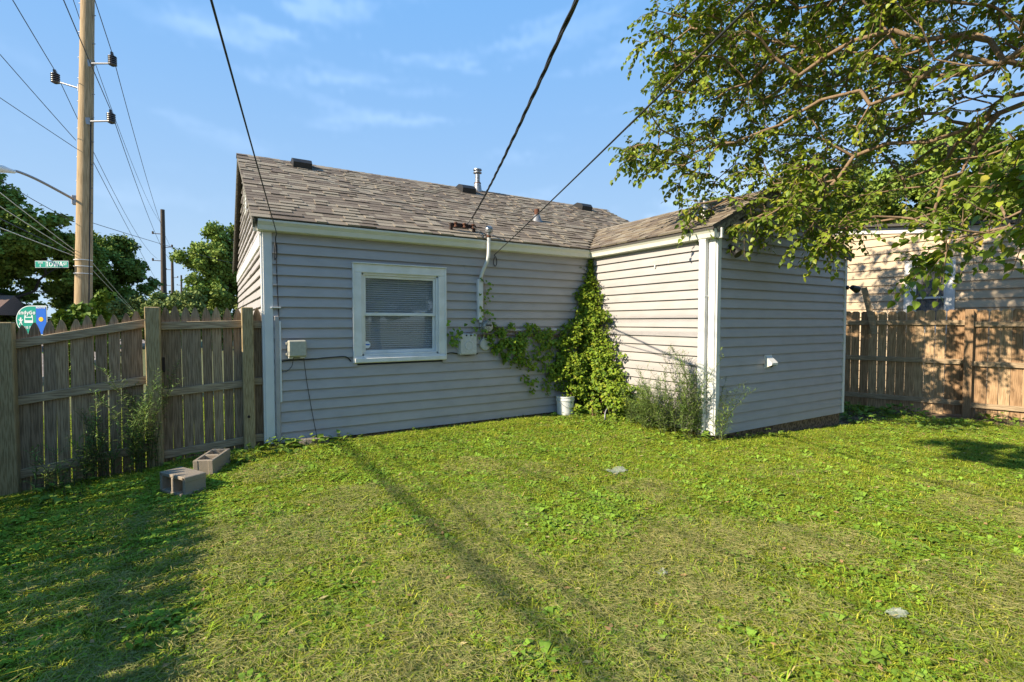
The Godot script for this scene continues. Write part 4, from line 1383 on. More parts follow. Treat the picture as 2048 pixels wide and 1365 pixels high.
func build_mulberry() -> void:
	var root := Vector3(8.0, 4.15, -1.0)
	var base := Vector3(8.5, gh(8.5, -0.6), -0.6)
	var t := thing("mulberry_tree", "leafy mulberry tree spreading over the wing from the right edge", "tree", base)
	var blobs := [
		[Vector3(6.08, 5.29, -4.69), 0.85, 0.90], [Vector3(5.15, 3.85, -4.9), 0.40, 0.28], [Vector3(5.55, 5.4, -4.9), 0.5, 0.6], [Vector3(5.5, 4.5, -4.8), 0.55, 0.5], [Vector3(6.21, 6.20, -4.18), 1.10, 0.80], [Vector3(5.66, 3.74, -4.75), 0.55, 0.40], [Vector3(6.47, 4.09, -4.63), 0.70, 0.60],
		[Vector3(7.24, 5.18, -4.22), 1.00, 1.00], [Vector3(7.13, 3.74, -3.98), 0.90, 0.70], [Vector3(7.66, 5.01, -3.25), 1.20, 1.10], [Vector3(9.02, 3.99, -3.79), 0.90, 0.70],
		[Vector3(7.32, 4.48, -2.26), 1.10, 1.00], [Vector3(8.19, 3.49, -2.40), 0.80, 0.60], [Vector3(5.74, 2.96, -4.31), 0.42, 0.26], [Vector3(6.19, 2.88, -3.69), 0.60, 0.30],
		[Vector3(6.40, 2.60, -3.23), 0.32, 0.24], [Vector3(5.50, 2.12, -1.62), 0.42, 0.34], [Vector3(4.50, 2.32, -1.02), 0.30, 0.26], [Vector3(7.3, 2.75, -2.35), 0.50, 0.42], [Vector3(5.9, 2.9, -1.2), 0.5, 0.4],
		[Vector3(7.91, 3.85, -1.41), 1.20, 1.20], [Vector3(7.18, 6.48, -3.14), 1.50, 1.00], [Vector3(7.08, 5.52, -1.76), 1.50, 1.00], [Vector3(8.6, 5.6, -1.0), 1.5, 1.2], [Vector3(8.5, 5.8, -4.8), 0.9, 0.8], [Vector3(9.8, 4.7, -5.0), 1.0, 0.8], [Vector3(9.6, 6.3, -3.6), 1.3, 0.9], [Vector3(6.5, 3.3, -3.75), 0.75, 0.34], [Vector3(7.4, 3.15, -3.6), 0.65, 0.34], [Vector3(7.1, 2.72, -3.4), 0.35, 0.22], [Vector3(5.3, 6.2, -1.6), 1.3, 0.9], [Vector3(8.0, 6.6, -5.6), 0.9, 0.6], [Vector3(6.4, 7.3, -2.6), 1.6, 0.8], [Vector3(6.5, 5.8, 0.8), 1.5, 1.1], [Vector3(8.5, 5.0, 1.4), 1.5, 1.3]]
	var targets := []
	for b in blobs:
		var c: Vector3 = b[0]
		var rx: float = b[1]
		var ry: float = b[2]
		var cnt := int(27.0 * rx * rx * ry / 0.6) + 8
		for i in cnt:
			var w := rdir() * pow(rng.randf(), 0.4)
			targets.append(c + Vector3(w.x * rx, w.y * ry, w.z * rx))
	var g := grow(root, targets, 0.0078, 0.345, 0.03)
	var mb := MB.new()
	mb.tube(curve([base + Vector3(0, -0.2, 0), base + Vector3(0, 0.6, 0), base + Vector3(-0.1, 2.0, -0.1), base + Vector3(-0.3, 3.2, -0.25), root], 4), [0.26, 0.235, 0.22, 0.21, 0.2, 0.195, 0.19, 0.185, 0.18, 0.175, 0.17, 0.165, 0.16, 0.15, 0.145, 0.14, 0.13], 12)
	part("trunk", mb.mesh(), M.bark, t)
	part("branches", skeleton_mesh(g, 0.0, 6), M.bark, t)
	# leafy twigs
	var leaf := leaf_mesh(0.40, 0.22, 0.22, 0.16, [[0.0, 0.0], [0.04, 0.72], [0.28, 1.0], [0.62, 0.72], [0.86, 0.26], [1.0, 0.0]])
	var xf := []
	var cl := []
	var tw := MB.new()
	var P: Array = g.p
	for i in range(1, P.size()):
		var ends: bool = g.kids[i].is_empty()
		var p: Vector3 = P[i]
		var along: Vector3 = (p - P[g.par[i]]).normalized()
		var n := 6 if ends else 3
		var far_out := maxf(smoothstep(1.2, 3.4, p.distance_to(root)), smoothstep(-1.2, -0.2, p.z))
		if rng.randf() > 0.22 + 0.78 * far_out:
			n = 1 if rng.randf() < 0.4 else 0
		if float(g.r[i]) > 0.035:
			n = 0
		for k in n:
			var dir := (along * 0.5 + rdir() * 0.9 + Vector3(-0.15, -0.05, -0.1)).normalized()
			var ln := rnd(0.18, 0.42)
			var q1 := p + dir * ln * 0.5 + Vector3.UP * 0.01
			var q2 := p + dir * ln + Vector3.DOWN * ln * 0.22
			tw.tube([p, q1, q2], [0.0052, 0.0036, 0.0018], 3, false)
			var cnt := int(ln / 0.030)
			for m in cnt:
				var f := (m + 0.7) / cnt
				var o := p.lerp(q1, f * 2.0) if f < 0.5 else q1.lerp(q2, f * 2.0 - 1.0)
				var sd := dir.cross(Vector3.UP).normalized() * (1.0 if m % 2 == 0 else -1.0)
				var ld := (dir * 0.55 + sd * 0.8 + Vector3.DOWN * rnd(0.15, 0.9) + rdir() * 0.3).normalized()
				var up := (Vector3.UP + rdir() * 0.55).normalized()
				xf.append(Transform3D(leaf_basis(ld, up, rnd(0.048, 0.084)), o))
				var base_c := Color(0.175, 0.235, 0.024)
				var rr := rng.randf()
				if rr < 0.2: base_c = Color(0.27, 0.31, 0.03)
				elif rr < 0.45: base_c = Color(0.12, 0.175, 0.022)
				elif rr > 0.985: base_c = Color(0.32, 0.27, 0.03)
				cl.append(jit(base_c, 0.2, 0.1))
	part("twigs", tw.mesh(), M.bark, t)
	print("mulberry leaves ", xf.size(), " joints ", P.size())
	many("crown", leaf, M.leaf, t, xf, cl)

func clump_mesh(n: int, rad: float, size: float, s: int) -> ArrayMesh:
	var r := RandomNumberGenerator.new()
	r.seed = s
	var mb := MB.new()
	for i in n:
		var c := Vector3(r.randf_range(-1, 1), r.randf_range(-1, 1), r.randf_range(-1, 1)) * rad
		var z := Vector3(r.randf_range(-1, 1), r.randf_range(-0.9, 0.3), r.randf_range(-1, 1)).normalized()
		var up := Vector3(r.randf_range(-0.7, 0.7), 1, r.randf_range(-0.7, 0.7)).normalized()
		var b := leaf_basis(z, up, size * r.randf_range(0.7, 1.25))
		mb.tri(c, c + b * Vector3(0.42, 0.1, 0.5), c + b * Vector3(0, 0, 1.0))
		mb.tri(c, c + b * Vector3(0, 0, 1.0), c + b * Vector3(-0.42, 0.1, 0.5))
	return mb.mesh()

func far_tree(called: String, label: String, base: Vector3, trunk_r: float, fork: Vector3, blobs: Array, clump: Mesh, per: float, col: Color, group: String, hollow := 0.45, tint := 0.2) -> void:
	base.y = gh(base.x, base.z)
	var t := thing(called, label, "tree" if called.ends_with("tree") else "bush", base, group)
	var targets := []
	var xf := []
	var cl := []
	for b in blobs:
		var c: Vector3 = b[0]
		var r: Vector3 = b[1]
		for i in maxi(5, int(r.x * r.y * r.z * 0.5)):
			targets.append(c + rdir() * r * pow(rng.randf(), 0.5) * 0.85)
		var cnt := int(per * (r.x * r.y + r.y * r.z + r.x * r.z))
		# sub-clumps give the crown an uneven outline with gaps
		var subs := []
		for k in maxi(6, int(cnt / 55.0)):
			var d := rdir()
			d.y = d.y * 0.9 + 0.08
			subs.append([c + d * r * pow(rng.randf_range(hollow, 1.0), 0.6), rnd(0.18, 0.34) * minf(r.x, r.y)])
		for i in cnt:
			var sb: Array = subs[rng.randi() % subs.size()]
			var o: Vector3 = sb[0] + rdir() * float(sb[1]) * pow(rng.randf(), 0.45) * Vector3(1.15, 0.8, 1.15)
			xf.append(Transform3D(Basis(rdir(), rnd(0, TAU)).scaled(Vector3.ONE * rnd(0.7, 1.3)), o))
			cl.append(jit(col, tint, 0.12))
	if trunk_r > 0.0:
		var g := grow(fork, targets, 0.028, 0.42, 0.06)
		var mb := MB.new()
		mb.tube([base - Vector3(0, 0.3, 0), base.lerp(fork, 0.3), base.lerp(fork, 0.7) + rdir() * 0.1, fork], [trunk_r * 1.3, trunk_r, trunk_r * 0.9, trunk_r * 0.8], 9)
		part("trunk", mb.mesh(), M.fartrunk, t)
		part("branches", skeleton_mesh(g, 0.0, 5), M.fartrunk, t)
	many("crown" if called.ends_with("tree") else "foliage", clump, M.far_leaf, t, xf, cl)

func build_far_trees() -> void:
	var big := clump_mesh(9, 0.24, 0.22, 1)
	var small := clump_mesh(9, 0.16, 0.15, 2)
	# across the street on the left
	far_tree("street_tree", "tall dark tree behind the street-name sign", Vector3(-11.0, 0, -43.0), 0.45, Vector3(-10.6, 3.0, -42.5), [
		[Vector3(-13.5, 9.3, -42.0), Vector3(3.4, 3.0, 3.2)], [Vector3(-10.6, 6.6, -41.5), Vector3(3.0, 2.6, 3.0)], [Vector3(-14.5, 5.5, -42.5), Vector3(3.0, 2.4, 2.8)], [Vector3(-8.4, 5.0, -43.5), Vector3(2.2, 2.3, 2.2)], [Vector3(-12.5, 3.9, -44), Vector3(3.0, 1.5, 2.4)]], big, 110.0, Color(0.165, 0.235, 0.04), "trees across the street", 0.3)
	far_tree("street_tree", "rounded dark tree right of the big utility pole", Vector3(-6.6, 0, -47.0), 0.35, Vector3(-6.5, 2.6, -46.8), [
		[Vector3(-6.9, 5.6, -46.5), Vector3(2.4, 2.4, 2.3)], [Vector3(-5.3, 4.2, -46.8), Vector3(1.9, 1.8, 1.8)], [Vector3(-8.2, 4.0, -47.2), Vector3(2.0, 2.2, 1.9)], [Vector3(-6.4, 2.2, -46.5), Vector3(2.6, 1.3, 1.6)]], big, 105.0, Color(0.135, 0.20, 0.036), "trees across the street", 0.3)
	far_tree("street_tree", "tall yellow-green tree leaning out at the far left edge", Vector3(-16.5, 0, -37.0), 0.4, Vector3(-15.5, 4.5, -37.5), [
		[Vector3(-13.6, 11.4, -41.0), Vector3(2.4, 1.8, 2.2)], [Vector3(-14.5, 8.4, -40), Vector3(2.4, 2.0, 2.0)], [Vector3(-13.4, 3.4, -40.0), Vector3(2.2, 1.4, 2.0)]], big, 100.0, Color(0.22, 0.28, 0.04), "trees across the street", 0.3)
	far_tree("garden_tree", "light green tree beside the house's street wall", Vector3(0.2, 0, -34.0), 0.28, Vector3(0.1, 2.4, -33.8), [
		[Vector3(0.5, 5.3, -33.4), Vector3(1.5, 1.6, 1.5)], [Vector3(-0.5, 4.6, -33.2), Vector3(1.2, 1.2, 1.2)], [Vector3(0.4, 3.2, -33.0), Vector3(1.6, 1.4, 1.5)], [Vector3(1.6, 4.4, -33.4), Vector3(1.4, 1.7, 1.4)], [Vector3(0.9, 6.3, -33.4), Vector3(0.9, 0.8, 0.9)]], small, 210.0, Color(0.195, 0.265, 0.05), "trees across the street", 0.3)
	for b in [[Vector3(-4.0, 0, -39.0), Vector3(1.9, 1.3, 1.4), 2.2, "pale shrub under the far poles, first from the big pole"], [Vector3(-2.1, 0, -37.0), Vector3(1.8, 1.25, 1.3), 2.2, "pale shrub under the far poles, second from the big pole"], [Vector3(-0.5, 0, -31.5), Vector3(1.5, 1.1, 1.1), 1.9, "pale shrub under the light green tree"], [Vector3(-7.0, 0, -42.0), Vector3(2.4, 1.2, 1.6), 1.5, "low dark shrub below the rounded dark tree"], [Vector3(-10.0, 0, -41.0), Vector3(2.4, 1.3, 1.6), 1.5, "low dark shrub under the tall dark tree"], [Vector3(-13.2, 0, -44.0), Vector3(2.6, 1.7, 1.6), 1.5, "low dark shrub behind the brown roof"], [Vector3(0.9, 0, -36.0), Vector3(1.8, 1.3, 1.4), 2.0, "pale shrub half hidden by the street wall"]]:
		far_tree("garden_shrub", b[3], b[0], 0.0, b[0], [[b[0] + Vector3(0, b[2], 0), b[1]], [b[0] + Vector3(0.3, 0.7, 0), Vector3(1.2, 0.8, 1.0)]], small, 230.0, Color(0.17, 0.215, 0.06) if b[2] > 1.52 else Color(0.15, 0.205, 0.045), "shrubs beyond the picket fence", 0.2)
	far_tree("pole_bush", "bright green bush growing round the big pole's foot", Vector3(-2.2, gh(-2.2, -12.6), -12.6), 0.0, Vector3(), [[Vector3(-2.28, 1.45, -12.75), Vector3(0.42, 0.36, 0.4)], [Vector3(-2.2, 0.8, -12.6), Vector3(0.55, 0.75, 0.5)], [Vector3(-2.0, 1.7, -13.3), Vector3(0.22, 0.5, 0.2)]], clump_mesh(8, 0.07, 0.10, 4), 1100.0, Color(0.105, 0.165, 0.02), "", 0.2)
	# beyond the neighbour's house
	var spots := [[Vector3(30.0, 0, -9.5), 10.6, "broad tree beyond the tan house, last towards the frame edge"], [Vector3(28.5, 0, -14.5), 9.8, "broad tree rising behind the tan house's roof edge"], [Vector3(25.0, 0, -18.5), 8.2, "broad tree behind the ridge of the wing"], [Vector3(31.0, 0, -4.0), 11.0, "broad tree beyond the near end of the tan house"]]
	for s in spots:
		var c: Vector3 = s[0]
		var hh: float = s[1]
		far_tree("yard_tree", s[2], c, 0.35, c + Vector3(0, 3.0, 0), [[c + Vector3(0, hh - 1.9, 0), Vector3(2.5, 1.9, 2.5)], [c + Vector3(1.3, hh - 3.2, 1.4), Vector3(2.3, 1.9, 2.3)], [c + Vector3(-1.5, hh - 3.4, -1.4), Vector3(2.3, 1.9, 2.3)], [c + Vector3(0, hh - 4.8, 0.5), Vector3(2.8, 1.6, 2.8)], [c + Vector3(0.8, hh - 6.4, -1.0), Vector3(2.9, 1.7, 2.9)]], big, 95.0, Color(0.19, 0.265, 0.045), "trees beyond the tan house", 0.3)

func build_mirrored_trees() -> void:   # behind the viewer: the window panes mirror them
	var big := clump_mesh(9, 0.24, 0.22, 1)
	for s in [[Vector3(8.5, 0, 17.0), 6.4, "broad tree behind the viewer, first of those the window mirrors"], [Vector3(12.5, 0, 18.5), 7.0, "broad tree behind the viewer, second of those the window mirrors"], [Vector3(16.5, 0, 17.5), 6.2, "broad tree behind the viewer, third of those the window mirrors"]]:
		var c: Vector3 = s[0]
		var hh: float = s[1]
		far_tree("yard_tree", s[2], c, 0.3, c + Vector3(0, 2.2, 0), [[c + Vector3(0, hh - 1.8, 0), Vector3(2.2, 1.8, 2.0)], [c + Vector3(1.2, hh - 3.4, 0.6), Vector3(2.1, 1.7, 1.9)], [c + Vector3(-1.3, hh - 3.5, -0.4), Vector3(2.1, 1.7, 1.9)]], big, 70.0, Color(0.10, 0.15, 0.028), "trees mirrored in the window", 0.3)

func build_overhead_tree() -> void:   # stands behind the viewer; one bough reaches over the yard and shades the lawn by the far fence
	var c := Vector3(-1.9, 0, 3.4)
	far_tree("shade_tree", "tree behind the viewer whose bough shades the lawn near the board fence", c, 0.16, Vector3(-1.6, 3.6, 2.8), [[Vector3(-1.2, 6.2, 2.2), Vector3(1.5, 1.1, 1.2)], [Vector3(-0.6, 5.6, 0.4), Vector3(0.7, 0.4, 0.7)], [Vector3(-0.3, 5.35, -1.2), Vector3(0.6, 0.3, 0.6)], [Vector3(0.0, 5.25, -2.15), Vector3(0.75, 0.34, 0.5)], [Vector3(0.25, 5.2, -2.75), Vector3(0.45, 0.25, 0.35)]], clump_mesh(6, 0.09, 0.085, 6), 230.0, Color(0.12, 0.18, 0.025), "", 0.2)

func build_vine() -> void:
	var t := thing("climbing_vine", "dense bright green vine climbing the inner corner beside the bucket", "vine", Vector3(5.3, gh(5.3, -6.3), -6.3))
	var leaf := leaf_mesh(0.44, 0.25, 0.2, 0.2)
	var xf := []
	var cl := []
	var st := MB.new()
	# outline of the plant: half width on either wall and thickness, by height
	var la := [[0.0, 0.62], [0.3, 0.72], [0.6, 0.74], [1.15, 0.70], [1.5, 0.55], [1.75, 0.44], [2.1, 0.24], [2.3, 0.12], [2.62, 0.05]]
	var lb := [[0.0, 1.32], [0.2, 1.30], [0.5, 1.16], [0.8, 0.85], [1.0, 0.72], [1.5, 0.56], [1.9, 0.34], [2.2, 0.13], [2.3, 0.08], [2.62, 0.04]]
	var tk := [[0.0, 0.34], [0.4, 0.38], [0.9, 0.36], [1.4, 0.30], [1.9, 0.20], [2.3, 0.09], [2.62, 0.05]]
	var at_ := func(tab: Array, y: float) -> float:
		for i in tab.size() - 1:
			if y <= tab[i + 1][0]:
				return lerpf(tab[i][1], tab[i + 1][1], clampf((y - tab[i][0]) / (tab[i + 1][0] - tab[i][0]), 0, 1))
		return tab[-1][1]
	var made := 0
	while made < 12500:
		var y := 2.6 * pow(rng.randf(), 1.05)
		var rag := 1.0 + 0.55 * noise.get_noise_2d(y * 330.0, 5.0)
		var a: float = at_.call(la, y) * rag
		var b: float = at_.call(lb, y) * (1.0 + 0.5 * noise.get_noise_2d(y * 330.0, 80.0))
		var k: float = at_.call(tk, y)
		if rng.randf() > (a + b) / 2.0:
			continue
		var u := rnd(-a, b)          # along A (negative) or along B (positive)
		var edge := 1.0 - absf(u) / (a if u < 0 else b)
		if edge < 0.25 and rng.randf() > edge * 3.0 + 0.15:
			continue
		if noise.get_noise_3d(u * 300.0, y * 300.0, 0.0) < -0.22:
			continue
		var off := k * pow(rng.randf(), 0.55) * clampf(edge * 2.2 + 0.12, 0.0, 1.0) + 0.015
		var o: Vector3
		var outn: Vector3
		if u < 0:
			o = Vector3(X1 + u - (off * 0.3), y, ZA + off)
			outn = Vector3(-0.3, 0.35, 0.85)
		else:
			o = Vector3(X1 - off, y, ZA + u + off * 0.3)
			outn = Vector3(-0.85, 0.35, 0.3)
		o.y = maxf(o.y, 0.03)
		var d := (outn * 0.45 + rdir() * 0.75 + Vector3.DOWN * rnd(0.1, 0.9)).normalized()
		var up := (outn + Vector3.UP * 0.7 + rdir() * 0.6).normalized()
		xf.append(Transform3D(leaf_basis(d, up, lerpf(0.02, 0.066, rng.randf() * rng.randf()) + 0.008), o))
		var c := Color(0.185, 0.265, 0.022)
		if rng.randf() < 0.3: c = Color(0.105, 0.175, 0.02)
		elif rng.randf() < 0.2: c = Color(0.265, 0.305, 0.03)
		cl.append(jit(c, 0.2, 0.12))
		made += 1
	# loose sprigs stand off the mass
	for i in 150:
		var y := rnd(0.15, 2.45)
		var on_a := rng.randf() < 0.45
		var reach: float = at_.call(la if on_a else lb, y)
		var u := reach * rnd(0.55, 1.05)
		var k: float = at_.call(tk, y)
		var o := Vector3(X1 - u, y, ZA + k * rnd(0.2, 0.9)) if on_a else Vector3(X1 - k * rnd(0.2, 0.9), y, ZA + u)
		var dir := (Vector3(-0.6 if on_a else -0.3, rnd(-0.5, 0.7), 0.3 if on_a else 0.8) + rdir() * 0.6).normalized()
		var ln := rnd(0.08, 0.24)
		st.tube([o, o + dir * ln * 0.5, o + dir * ln + Vector3.DOWN * ln * 0.2], [0.0022, 0.0016, 0.001], 3, false)
		for m in int(ln / 0.022):
			var q := o + dir * (0.022 * (m + 1)) + Vector3.DOWN * 0.02 * float(m) / 8.0
			xf.append(Transform3D(leaf_basis((dir * 0.4 + rdir()).normalized(), (Vector3.UP + rdir() * 0.5).normalized(), rnd(0.026, 0.05)), q))
			cl.append(jit(Color(0.17, 0.24, 0.02), 0.2, 0.12))
	# stems up the corner, and runners
	for i in 26:
		var p := Vector3(X1 - rnd(0.03, 0.45), 0.0, ZA + rnd(0.05, 0.7))
		var pts := [p]
		for k in 6:
			var y := 0.3 + k * rnd(0.25, 0.38)
			p = Vector3(lerpf(p.x, X1 - 0.05, 0.3) + rnd(-0.06, 0.06), y, lerpf(p.z, ZA + 0.06, 0.3) + rnd(-0.06, 0.06))
			pts.append(p)
		st.tube(curve(pts, 3), fill(19, rnd(0.003, 0.008)), 4, false)
	part("stems", st.mesh(), M.vinestem, t)
	many("leaves", leaf, M.vineleaf, t, xf, cl)
	# darker trailing part on the rear wall below the ledge
	t = thing("trailing_vine", "darker ivy trailing along the rear wall right of the meters", "vine", Vector3(4.2, 0.7, ZA + 0.05))
	xf = []
	cl = []
	st = MB.new()
	made = 0
	while made < 2300:
		var x := rnd(3.50, 4.95)
		var f := (x - 3.5) / 1.45
		var top := 1.50 - 0.10 * f + 0.14 * noise.get_noise_1d(x * 600.0)
		var low := 1.25 - 0.75 * sin(clampf(f * 1.25, 0, 1) * PI * 0.55) + 0.42 * noise.get_noise_1d(x * 520.0 + 50.0)
		var y := lerpf(low, top, pow(rng.randf(), 0.8))
		if noise.get_noise_3d(x * 480.0, y * 480.0, 9.0) < -0.08:
			continue
		var off := 0.02 + 0.16 * rng.randf() * sin(clampf((y - low) / maxf(0.05, top - low), 0.05, 1.0) * PI * 0.8 + 0.3)
		var d := (Vector3(0, -0.7, 0.5) + rdir() * 0.8).normalized()
		xf.append(Transform3D(leaf_basis(d, (Vector3(0, 0.5, 0.9) + rdir() * 0.5).normalized(), lerpf(0.024, 0.07, rng.randf() * rng.randf()) + 0.006), Vector3(x, y, ZA + off)))
		cl.append(jit(Color(0.185, 0.265, 0.022) if rng.randf() < 0.65 else Color(0.105, 0.175, 0.02), 0.2, 0.1))
		made += 1
	for s in 90:   # sprigs round the meters and up the mast
		var ang := rng.randf()
		var o := Vector3(rnd(2.86, 3.62), rnd(1.18, 1.6), ZA + rnd(0.04, 0.16))
		if s < 30:
			o = Vector3(3.40 + rnd(-0.06, 0.16), rnd(1.5, 2.2), ZA + rnd(0.06, 0.11))
		elif ang < 0.45:
			o = Vector3(rnd(2.86, 3.05), rnd(1.2, 1.45), ZA + rnd(0.04, 0.12))
		xf.append(Transform3D(leaf_basis((Vector3(rnd(-1, 1), -0.6, 0.5)).normalized(), (Vector3(0, 0.5, 0.9) + rdir() * 0.5).normalized(), rnd(0.04, 0.065)), o))
		cl.append(jit(Color(0.185, 0.265, 0.022) if rng.randf() < 0.65 else Color(0.105, 0.175, 0.02), 0.2, 0.1))
	for i in 9:
		var pts := [Vector3(5.0, 1.3, ZA + 0.05), Vector3(4.5, 1.35 + rnd(-0.1, 0.1), ZA + 0.05), Vector3(4.1 + rnd(-0.1, 0.1), 1.35 + rnd(-0.1, 0.1), ZA + 0.06), Vector3(3.7, 1.4 + rnd(-0.1, 0.05), ZA + 0.06), Vector3(3.3 + rnd(-0.3, 0.2), 1.45 + rnd(-0.15, 0.1), ZA + 0.06)]
		st.tube(curve(pts, 4), fill(17, 0.003), 4, false)
	st.tube(curve([Vector3(3.5, 1.4, ZA + 0.08), Vector3(3.43, 1.7, ZA + 0.07), Vector3(3.46, 2.0, ZA + 0.06), Vector3(3.42, 2.2, ZA + 0.05)], 4), fill(13, 0.0025), 4, false)
	part("stems", st.mesh(), M.vinestem, t)
	many("leaves", leaf, M.vineleaf, t, xf, cl)

func stalks(t: Node3D, c: Vector3, spread: Vector2, n: int, hmin: float, hmax: float, ll: float, lw: float, cols: Array, lean: Vector3) -> void:   # upright narrow-leaved weeds
	var sm := MB.new()
	var lm := MB.new()
	for i in n:
		var o := c + Vector3(rnd(-1, 1) * spread.x, 0, rnd(-1, 1) * spread.y)
		o.y = gh(o.x, o.z) - 0.01
		var h := rnd(hmin, hmax)
		var dir := Vector3(rnd(-0.38, 0.38), 1, rnd(-0.38, 0.38)) + lean * rnd(0.4, 1.0)
		var pts := [o]
		var m := 8
		for k in m:
			var f := float(k + 1) / m
			pts.append(o + Vector3(dir.x * f * f, f, dir.z * f * f) * h + Vector3(rnd(-1, 1), 0, rnd(-1, 1)) * 0.008)
		var rads := []
		for k in pts.size():
			rads.append(lerpf(0.0045, 0.0014, float(k) / m))
		sm.tube(pts, rads, 4, false)
		var nl := int(h / 0.010)
		for k in nl:
			var f := pow((k + 0.5) / nl, 0.85)
			if f < 0.12:
				continue
			var idx := f * m
			var a: Vector3 = pts[int(idx)]
			var b: Vector3 = pts[mini(int(idx) + 1, m)]
			var p := a.lerp(b, idx - int(idx))
			var an := k * 2.4 + rnd(-0.4, 0.4)
			var l := ll * rnd(0.6, 1.15) * (1.15 - 0.55 * f)
			var rise := rnd(0.1, 0.75)
			var ld := Vector3(cos(an), rise, sin(an)).normalized()
			var bs := leaf_basis(ld, Vector3.UP, l)
			var cc: Color = cols[rng.randi() % cols.size()]
			lm.col = jit(cc, 0.18, 0.1)
			var w := lw / ll
			var tip := p + bs * Vector3(0, -0.12, 1.0)
			var mid := p + bs * Vector3(0, 0.02, 0.45)
			lm.tri(p, mid + bs.x * w, mid)
			lm.tri(p, mid, mid - bs.x * w)
			lm.tri(mid, mid + bs.x * w, tip)
			lm.tri(mid, tip, mid - bs.x * w)
			# short side shoots
			if rng.randf() < 0.10 and f > 0.2:
				var q := p + ld * l * 1.4 + Vector3.UP * l * 0.5
				sm.tube([p, q], [0.0016, 0.001], 3, false)
				for j in 6:
					var lb := leaf_basis((ld + rdir() * 0.9 + Vector3.UP * 0.2).normalized(), Vector3.UP, l * 0.75)
					var p2 := p.lerp(q, (j + 1) / 6.0)
					var m2 := p2 + lb * Vector3(0, 0, 0.45)
					lm.tri(p2, m2 + lb.x * w, p2 + lb.z)
					lm.tri(p2, p2 + lb.z, m2 - lb.x * w)
	part("stems", sm.mesh(), M.stem, t).set_meta("kind", "stuff")
	var lo := part("leaves", lm.mesh(), M.weed, t)
	lo.set_meta("kind", "stuff")

func broadleaf(t: Node3D, c: Vector3, r: float, n: int, size: float, cols: Array) -> void:   # low rosettes of wide leaves
	var leaf := leaf_mesh(0.34, 0.2, 0.25, 0.35)
	var xf := []
	var cl := []
	var sm := MB.new()
	for i in n:
		var an := rnd(0, TAU)
		var rr := r * sqrt(rng.randf())
		var o := c + Vector3(cos(an) * rr, 0, sin(an) * rr)
		o.y = gh(o.x, o.z)
		var hh := rnd(0.02, 0.16) * (1.2 - rr / r * 0.6) * size / 0.09
		var p := o + Vector3(rnd(-0.03, 0.03), hh, rnd(-0.03, 0.03))
		sm.tube([o, p], [0.003, 0.002], 3, false)
		var d := Vector3(cos(an) + rnd(-0.7, 0.7), rnd(-0.2, 0.7), sin(an) + rnd(-0.7, 0.7)).normalized()
		xf.append(Transform3D(leaf_basis(d, (Vector3.UP + rdir() * 0.4).normalized(), size * rnd(0.6, 1.2)), p))
		cl.append(jit(cols[rng.randi() % cols.size()], 0.2, 0.1))
	part("stems", sm.mesh(), M.stem, t)
	many("leaves", leaf, M.weed, t, xf, cl)

